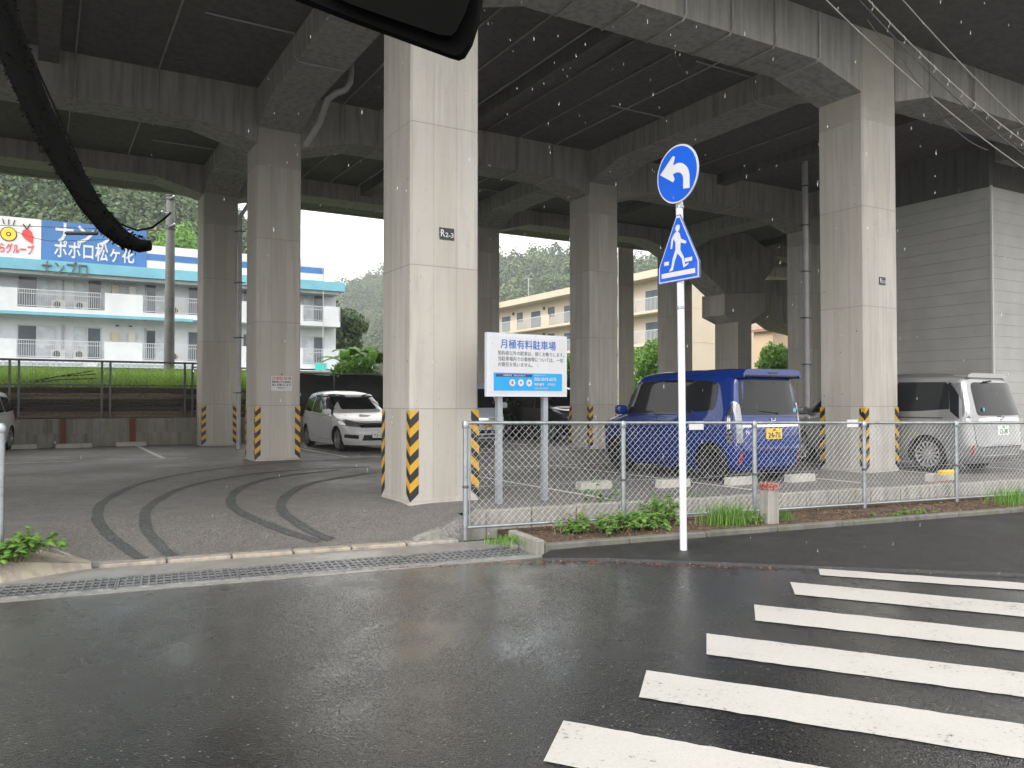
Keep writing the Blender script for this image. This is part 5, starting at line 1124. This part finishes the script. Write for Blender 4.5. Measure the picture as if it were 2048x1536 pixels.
# ---- white wagon
Fw=[(.18,2.18),(.3,2.26),(.5,2.28),(.66,2.22),(.76,2.08),(.86,1.75),(.93,1.35),(.98,1.15),(1.05,1.02),(1.42,.30),(1.50,.12),(1.56,-.2),(1.59,-.6)]
Rw=[(.18,-2.15),(.3,-2.26),(.5,-2.28),(.9,-2.24),(1.0,-2.18),(1.40,-1.92),(1.50,-1.85),(1.56,-1.6),(1.59,-1.2)]
Ww=[(.18,.78),(.28,.83),(.5,.85),(.8,.85),(.95,.83),(1.38,.70),(1.48,.66),(1.54,.58),(1.575,.47),(1.59,.32)]
def wagon(label,paint='paint_white'):
    c=Car('parked_car',label,'car',Fw,Rw,Ww,1.59,paint,n=5); wy=(1.38,-1.37); c.body([(y,0) for y in wy],.355)
    c.both('door',[(.10,.30),(.92,.30),(1.0,.6),(1.0,.88),(.10,.92)],paint,off=.006,round_=.05); c.both('door',[(-.82,.34),(.08,.30),(.08,.92),(-.86,.95)],paint,off=.006,round_=.05)
    c.both('side_glass',[(.12,.97),(.90,.95),(.62,1.20),(.34,1.42),(.12,1.44)],'glass_dark',round_=.04); c.both('side_glass',[(-.82,1.0),(.08,.97),(.08,1.44),(-.78,1.43)],'glass_dark',round_=.04); c.both('side_glass',[(-1.72,1.05),(-.87,1.0),(-.83,1.43),(-1.5,1.38)],'glass_dark',round_=.06)
    c.both('window_visor',[(.12,1.425),(.40,1.40),(.36,1.455),(.12,1.47)],'window_glass',off=.03,rim=.03); c.both('window_visor',[(-.78,1.42),(.08,1.425),(.08,1.47),(-.78,1.46)],'window_glass',off=.03,rim=.03)
    for y in (.14,-.80): c.both('door_handle',[(y,.80),(y+.18,.80),(y+.18,.835),(y,.835)],paint,off=.03,rim=.03)
    c.both('side_skirt',[(-.98,.18),(.98,.18),(.98,.28),(-.98,.28)],paint,off=.02)
    c.front('windshield',[(-.68,1.08),(.68,1.08),(.60,1.40),(-.60,1.40)],'glass_dark',round_=.05); c.front('grille',[(-.45,.62),(.45,.62),(.48,.70),(-.48,.70)],'black_plastic',off=.01); c.front('chrome_bar',[(-.46,.70),(.46,.70),(.46,.72),(-.46,.72)],'chrome',off=.02); c.front('intake',[(-.42,.30),(.42,.30),(.38,.44),(-.38,.44)],'black_plastic',off=.006)
    for sg in (1,-1):
        f=lambda a,b:(min(sg*a,sg*b),max(sg*a,sg*b)); x0,x1=f(.46,.80)
        c.front('headlight',[(x0,.63 if sg>0 else .66),(x1,.66 if sg>0 else .63),(x1,.82 if sg>0 else .71),(x0,.71 if sg>0 else .82)],'lamp_clear',off=.014,round_=.03)
        x0,x1=f(.50,.76); c.front('fog_recess',[(x0,.34),(x1,.36),(x1,.46),(x0,.44)],'black_plastic',off=.006,round_=.02)
        x0,x1=f(.6,.8); c.rear('tail_lamp',[(x0,.8),(x1,.8),(x1,1.0),(x0,1.0)],'lamp_red',off=.01)
    c.both('headlight',[(1.95,.68),(2.16,.65),(2.12,.74),(1.72,.82)],'lamp_clear',off=.010,round_=.03)
    c.rear('rear_glass',[(-.6,1.05),(.6,1.05),(.52,1.40),(-.52,1.40)],'glass_dark'); c.plate(0,.45,'plate_white',('500','73-10'),'plate_green',front=True); c.mirror(.86,.96)
    for y in wy:
        for sg in (1,-1): c.wheel(y,sg,.31,.19,'alloy',7,.03,.72)
    return c
c=wagon('white low minivan facing out between the left column and the nearest column'); c.place(W(3.42,12.35,PZ),TH+math.pi)
c=wagon('white car cut by the left picture edge, only its nose and mirror in view'); 
q=lotpt(-42,915,0); c.place(Vector((q.x-1.55,q.y+1.5,PZ)),TH+math.pi+R(-14))
# ---- pale blue cab over van with yellow plate
Fk=[(.2,1.58),(.35,1.66),(.6,1.68),(.85,1.64),(1.0,1.52),(1.08,1.42),(1.6,1.12),(1.75,1.0),(1.84,.8),(1.88,.4)]
Rk=[(.2,-1.6),(.4,-1.68),(1.0,-1.68),(1.7,-1.62),(1.82,-1.55),(1.88,-1.2)]
Wk=[(.2,.68),(.3,.72),(.6,.738),(1.0,.735),(1.65,.66),(1.77,.62),(1.84,.54),(1.88,.35)]
c=Car('parked_van','pale blue cab over van with yellow plate facing out right of the nearest column','van',Fk,Rk,Wk,1.88,'paint_pale',n=7); wy=(1.2,-1.2); c.body([(y,0) for y in wy],.32)
c.front('windshield',[(-.62,1.10),(.62,1.10),(.57,1.66),(-.57,1.66)],'glass_dark',round_=.05); c.front('chrome_bar',[(-.45,.74),(.45,.74),(.46,.79),(-.46,.79)],'chrome',off=.02); c.front('grille',[(-.36,.36),(.36,.36),(.4,.46),(-.4,.46)],'black_plastic',off=.008); c.front('bumper_strip',[(-.7,.26),(.7,.26),(.7,.32),(-.7,.32)],'chrome',off=.02)
for sg in (1,-1):
    f=lambda a,b:(min(sg*a,sg*b),max(sg*a,sg*b)); x0,x1=f(.48,.70); c.front('headlight',[(x0,.66),(x1,.66),(x1,.92),(x0,.84)],'lamp_clear',off=.014,round_=.03); x0,x1=f(.48,.66); c.front('fog_lamp',[(x0,.38),(x1,.38),(x1,.5),(x0,.5)],'lamp_clear',off=.012,round_=.02)
c.both('side_glass',[(.3,1.08),(1.25,1.08),(1.05,1.5),(.95,1.62),(.3,1.62)],'glass_dark',round_=.04); c.both('side_glass',[(-1.4,1.1),(.24,1.08),(.24,1.62),(-1.4,1.62)],'glass_dark',round_=.04); c.both('door',[(.28,.3),(.85,.3),(.95,1.02),(.28,1.04)],'paint_pale',off=.006,round_=.05)
c.plate(0,.60,'plate_yellow',('480','73-05'),'plate_ink',front=True); c.mirror(1.3,1.12)
for y in wy:
    for sg in (1,-1): c.wheel(y,sg,.28,.16,'alloy_dark',6,.03,.66)
c.place(W(7.25,13.0,PZ),TH+math.pi)
# ================================================================ POLES AND WIRES
b=at(338,770,30); up=thing('utility_pole','grey concrete utility pole rising from the rice field edge','utility pole',(b.x,b.y,.5))
zt_=at(338,300,30).z-.5; m=mb('pole_concrete'); m.tube([(0,0,-.5),(0,0,zt_)],.20,16,r2=.14); m.build('pole',up,smooth=True)
m=mb('galv_dark')
for py in (392,398,452,458): z=at(338,py,30).z-.5; m.lathe([(.17,-.02),(.19,-.02),(.19,.02),(.17,.02)],14,Matrix.Translation((0,0,z)))
m.build('band',up)
m=mb('galvanised')
for py,dx in ((455,.25),(400,.22),(430,-.2)): z=at(338,py,30).z-.5; m.tube([(0,-.15,z),(dx,-.25,z+.05)],.03,6); m.lathe([(.03,0),(.05,.03),(.03,.08)],10,Matrix.Translation((dx,-.25,z+.03)))
m.build('bracket',up)
def wire(name,label,pts,r,mat='galv_dark',sag=0,group=None,cat='cable'):
    p0=Vector(pts[0]); out=[]
    for a,b_ in zip(pts,pts[1:]):
        a,b_=Vector(a),Vector(b_)
        for k in range(12): t=k/12; out.append(a.lerp(b_,t)-Vector((0,0,sag*4*t*(1-t))))
    out.append(Vector(pts[-1])); m=mb(mat); m.tube([p-p0 for p in out],r,6); o=m.build(name,None,Matrix.Translation(p0),smooth=True); return tag(o,label,cat,group)
wire('overhead_cable','thin dark cable running left from the utility pole across the rooftop sign',[at(338,462,30),at(-80,448,30)],.012,'rubber')
wire('overhead_cable','looping thin cable dipping left of the utility pole over the rooftop sign',[at(338,470,30),at(100,482,30),at(30,462,30)],.010,'rubber',.05)
A=at(130,466,29.9);B=at(196,467,29.9); m=mb('rubber'); m.tube([A-A,(A.lerp(B,.05)-A)+Vector((0,0,0)),B.lerp(A,.05)-A,B-A],[.04,.07,.07,.04],10); tag(m.build('cable_closure',None,Matrix.Translation(A),smooth=True),'black cable closure box hanging on the wire before the rooftop sign','cable box')
for k,(a,b_,r,l) in enumerate((((1632,-20),(2060,345),.012,'lowest overhead cable crossing before the right column'),((1700,-20),(2060,318),.011,'twisted overhead cable just above the lowest one'),((1718,-20),(2060,292),.014,'overhead cable carrying spiral hangers before the right column'),((1788,-20),(2060,262),.012,'highest pale overhead cable at the top right'))):
    wire('overhead_cable',l,[at(*a,8.2),at(*b_,10.4)],r*.62,'pvc_dim' if k!=1 else 'galv_dark',.10 if k<3 else .05,'overhead cables at the top right')
m=mb('pvc_dim'); A,B=at(1718,-20,8.2),at(2060,292,10.4)
for k in range(12):
    t=(k+.7)/12.5; p=A.lerp(B,t)-Vector((0,0,.10*4*t*(1-t)))-A; d=(B-A).normalized(); pts=[]
    for j in range(9): q=j/8*math.pi*1.6; pts.append(p+Vector((0,-.03*math.sin(q),.0))+Vector((0,0,-.03+.035*math.cos(q)))+d*(j*.006))
    m.tube(pts,.0035,5)
o=m.build('cable_hangers',None,Matrix.Translation(A)); tag(o,'spiral wire hangers wrapped round the bundled cables at the top right','cable hanger')
wire('overhead_cable','loose thin cable looping beside the bundled cables at the top right',[at(1735,40,8.4),at(1800,110,8.7),at(1860,190,9.1),at(1900,250,9.4),at(1975,300,9.9)],.005,'galv_dark',.04,'overhead cables at the top right')
# ================================================================ THINGS INSIDE THE CAR WE LOOK OUT OF
Y0=.50
pts=[at(x,y,Y0+.0) for x,y in ((-28,-60),(4,30),(38,130),(80,230),(130,325),(178,405),(215,452),(250,480),(280,492),(300,491))]
t=thing('flexible_arm','thick black bristled flexible arm hanging in close from the top left corner','flexible arm',pts[0])
m=mb('cabin_shade_black'); rr=[.0095,.0092,.0088,.0080,.0073,.0066,.0060,.0052,.0042,.0032]; m.tube([p-pts[0] for p in pts],rr,14); m.build('arm_core',t,smooth=True)
fz=mb('cabin_shade_black')
for i in range(len(pts)-2):
    for k in range(70):
        f=rnd.random(); p=pts[i].lerp(pts[i+1],f)-pts[0]; a=rnd.uniform(0,6.28); ax=(pts[i+1]-pts[i]).normalized(); s_=ax.cross(Vector((0,1,0))).normalized(); u_=ax.cross(s_); d=s_*math.cos(a)+u_*math.sin(a); r0=rr[i]*.95; fz.tube([p+d*r0,p+d*(r0+.0016)+ax*.0008],.00028,3,cap=False)
fz.build('bristles',t)
pts2=[at(x,y,Y0-.02) for x,y in ((-20,-80),(25,20),(80,150),(130,260),(170,350),(205,410),(240,448),(275,461),(305,455),(330,436),(342,425))]
wire('thin_cord','thin black cord looping beside the thick bristled arm at the top left',pts2,.0006,'cabin_shade_black',0,cat='cord')
# mirror housing at the top
def scr(x,y,Y): return at(x,y,Y)
mr=thing('mirror_housing','lower corner of a black mirror housing hanging in close at the top','mirror',at(770,-40,.42))
o0=at(770,-40,.42); outer=[(520,-160),(560,-22),(592,2),(700,44),(780,73),(900,117),(918,122),(930,117),(945,92),(958,50),(966,0),(972,-160)]
inner=[(600,-160),(640,-20),(700,10),(800,45),(880,72),(902,74),(912,66),(930,30),(944,-10),(948,-160)]
m=mb('cabin_shade_black'); f=[scr(x,y,.42)-o0 for x,y in outer]; bk=[scr(x,y,.42)*1.0-o0+Vector((0,.035,.024)) for x,y in outer]; n=len(f)
g2=[ (scr(x+(760-x)*.03,y-4,.42)-o0)-Vector((0,.004,0)) for x,y in outer]
m.add(f+bk+g2,[tuple(range(n,2*n)),tuple(range(3*n-1,2*n-1,-1))]+[(i,(i+1)%n,(i+1)%n+n,i+n) for i in range(n)]+[(i+2*n,(i+1)%n+2*n,(i+1)%n,i) for i in range(n)])
m.build('housing',mr,smooth=True); m=mb('cabin_shade_black'); f=[scr(x,y,.412)-o0 for x,y in inner]; n=len(f); m.add(f+[p-Vector((0,.0015,0)) for p in f],[tuple(range(2*n-1,n-1,-1))]+[(i,i+n,(i+1)%n+n,(i+1)%n) for i in range(n)]); m.build('mirror_glass',mr)
# rain drops
m=MB().mat('drop_glass'); dm,nt,bs=newmat('drop_glass'); bs.inputs['Base Color'].default_value=(.9,.92,.95,1); bs.inputs['Roughness'].default_value=.05; bs.inputs['Transmission Weight'].default_value=.85; bs.inputs['IOR'].default_value=1.33; M['drop_glass']=dm
for k in range(420):
    Y=rnd.uniform(3.0,8.5); px=rnd.uniform(500,2048)**1.0; py=rnd.uniform(0,1150); 
    if rnd.random()<.35: px=rnd.uniform(0,2048)
    p=at(px,py,Y); r=rnd.uniform(.0010,.0021); h=r*rnd.uniform(5,9)
    m.add([p+Vector((0,0,h)),p+Vector((r,0,-h*.3)),p+Vector((0,r,-h*.3)),p+Vector((-r,0,-h*.3)),p+Vector((0,-r,-h*.3)),p+Vector((0,0,-h))],[(0,1,2),(0,2,3),(0,3,4),(0,4,1),(5,2,1),(5,3,2),(5,4,3),(5,1,4)])
tag(m.build('raindrops',smooth='all'),'falling raindrops between the camera and the viaduct','rain',kind='stuff')
# haze
hz=MB(); hz.box(-700,700,-12,680,-1.2,190); hm=bpy.data.materials.new('haze'); hm.use_nodes=True; nt=hm.node_tree; nt.nodes.remove(nt.nodes['Principled BSDF']); pv=nt.nodes.new('ShaderNodeVolumePrincipled'); pv.inputs['Color'].default_value=(.9,.93,.96,1); pv.inputs['Density'].default_value=HAZE; nt.links.new(pv.outputs[0],nt.nodes['Material Output'].inputs['Volume']); M['haze']=hm
ho_=hz.build('haze',mat='haze'); ho_['kind']='stuff'; tag(ho_,'thin rain haze filling the air','haze')
# ================================================================ LIGHT, WORLD, CAMERA
w=bpy.data.worlds.new('World'); sc.world=w; w.use_nodes=True; nt=w.node_tree; bg=nt.nodes['Background']
SE,SR=R(42),R(222)
sky=nt.nodes.new('ShaderNodeTexSky'); sky.sky_type='NISHITA'; sky.sun_disc=False; sky.sun_elevation=SE; sky.sun_rotation=SR; sky.air_density=1.5; sky.dust_density=6; sky.ozone_density=1
hs=nt.nodes.new('ShaderNodeHueSaturation'); hs.inputs['Saturation'].default_value=.05; nt.links.new(sky.outputs[0],hs.inputs['Color'])
cl=nt.nodes.new('ShaderNodeMix'); cl.data_type='RGBA'; cl.inputs[0].default_value=.72; cl.inputs[7].default_value=(9.35,9.1,8.75,1); nt.links.new(hs.outputs[0],cl.inputs[6]); nt.links.new(cl.outputs[2],bg.inputs[0]); bg.inputs[1].default_value=.12
sl=bpy.data.lights.new('sun','SUN'); sl.energy=.75; sl.angle=R(40); sl.color=(1,.97,.93); so_=bpy.data.objects.new('sun',sl); C.objects.link(so_)
sdir=Vector((math.sin(SR)*math.cos(SE),math.cos(SR)*math.cos(SE),math.sin(SE))); so_.rotation_euler=sdir.to_track_quat('Z','Y').to_euler()
cam=bpy.data.cameras.new('camera'); co=bpy.data.objects.new('camera',cam); C.objects.link(co); co.location=(0,0,CAMZ); co.rotation_euler=(R(90)+PITCH,0,0); cam.sensor_width=36; cam.lens=36*FPX/2048; cam.clip_start=.05; cam.clip_end=3000; sc.camera=co
sc.view_settings.view_transform='Standard'; sc.view_settings.look='None'; sc.view_settings.gamma=1; sc.view_settings.exposure=EXPO; sc.view_settings.use_curve_mapping=False
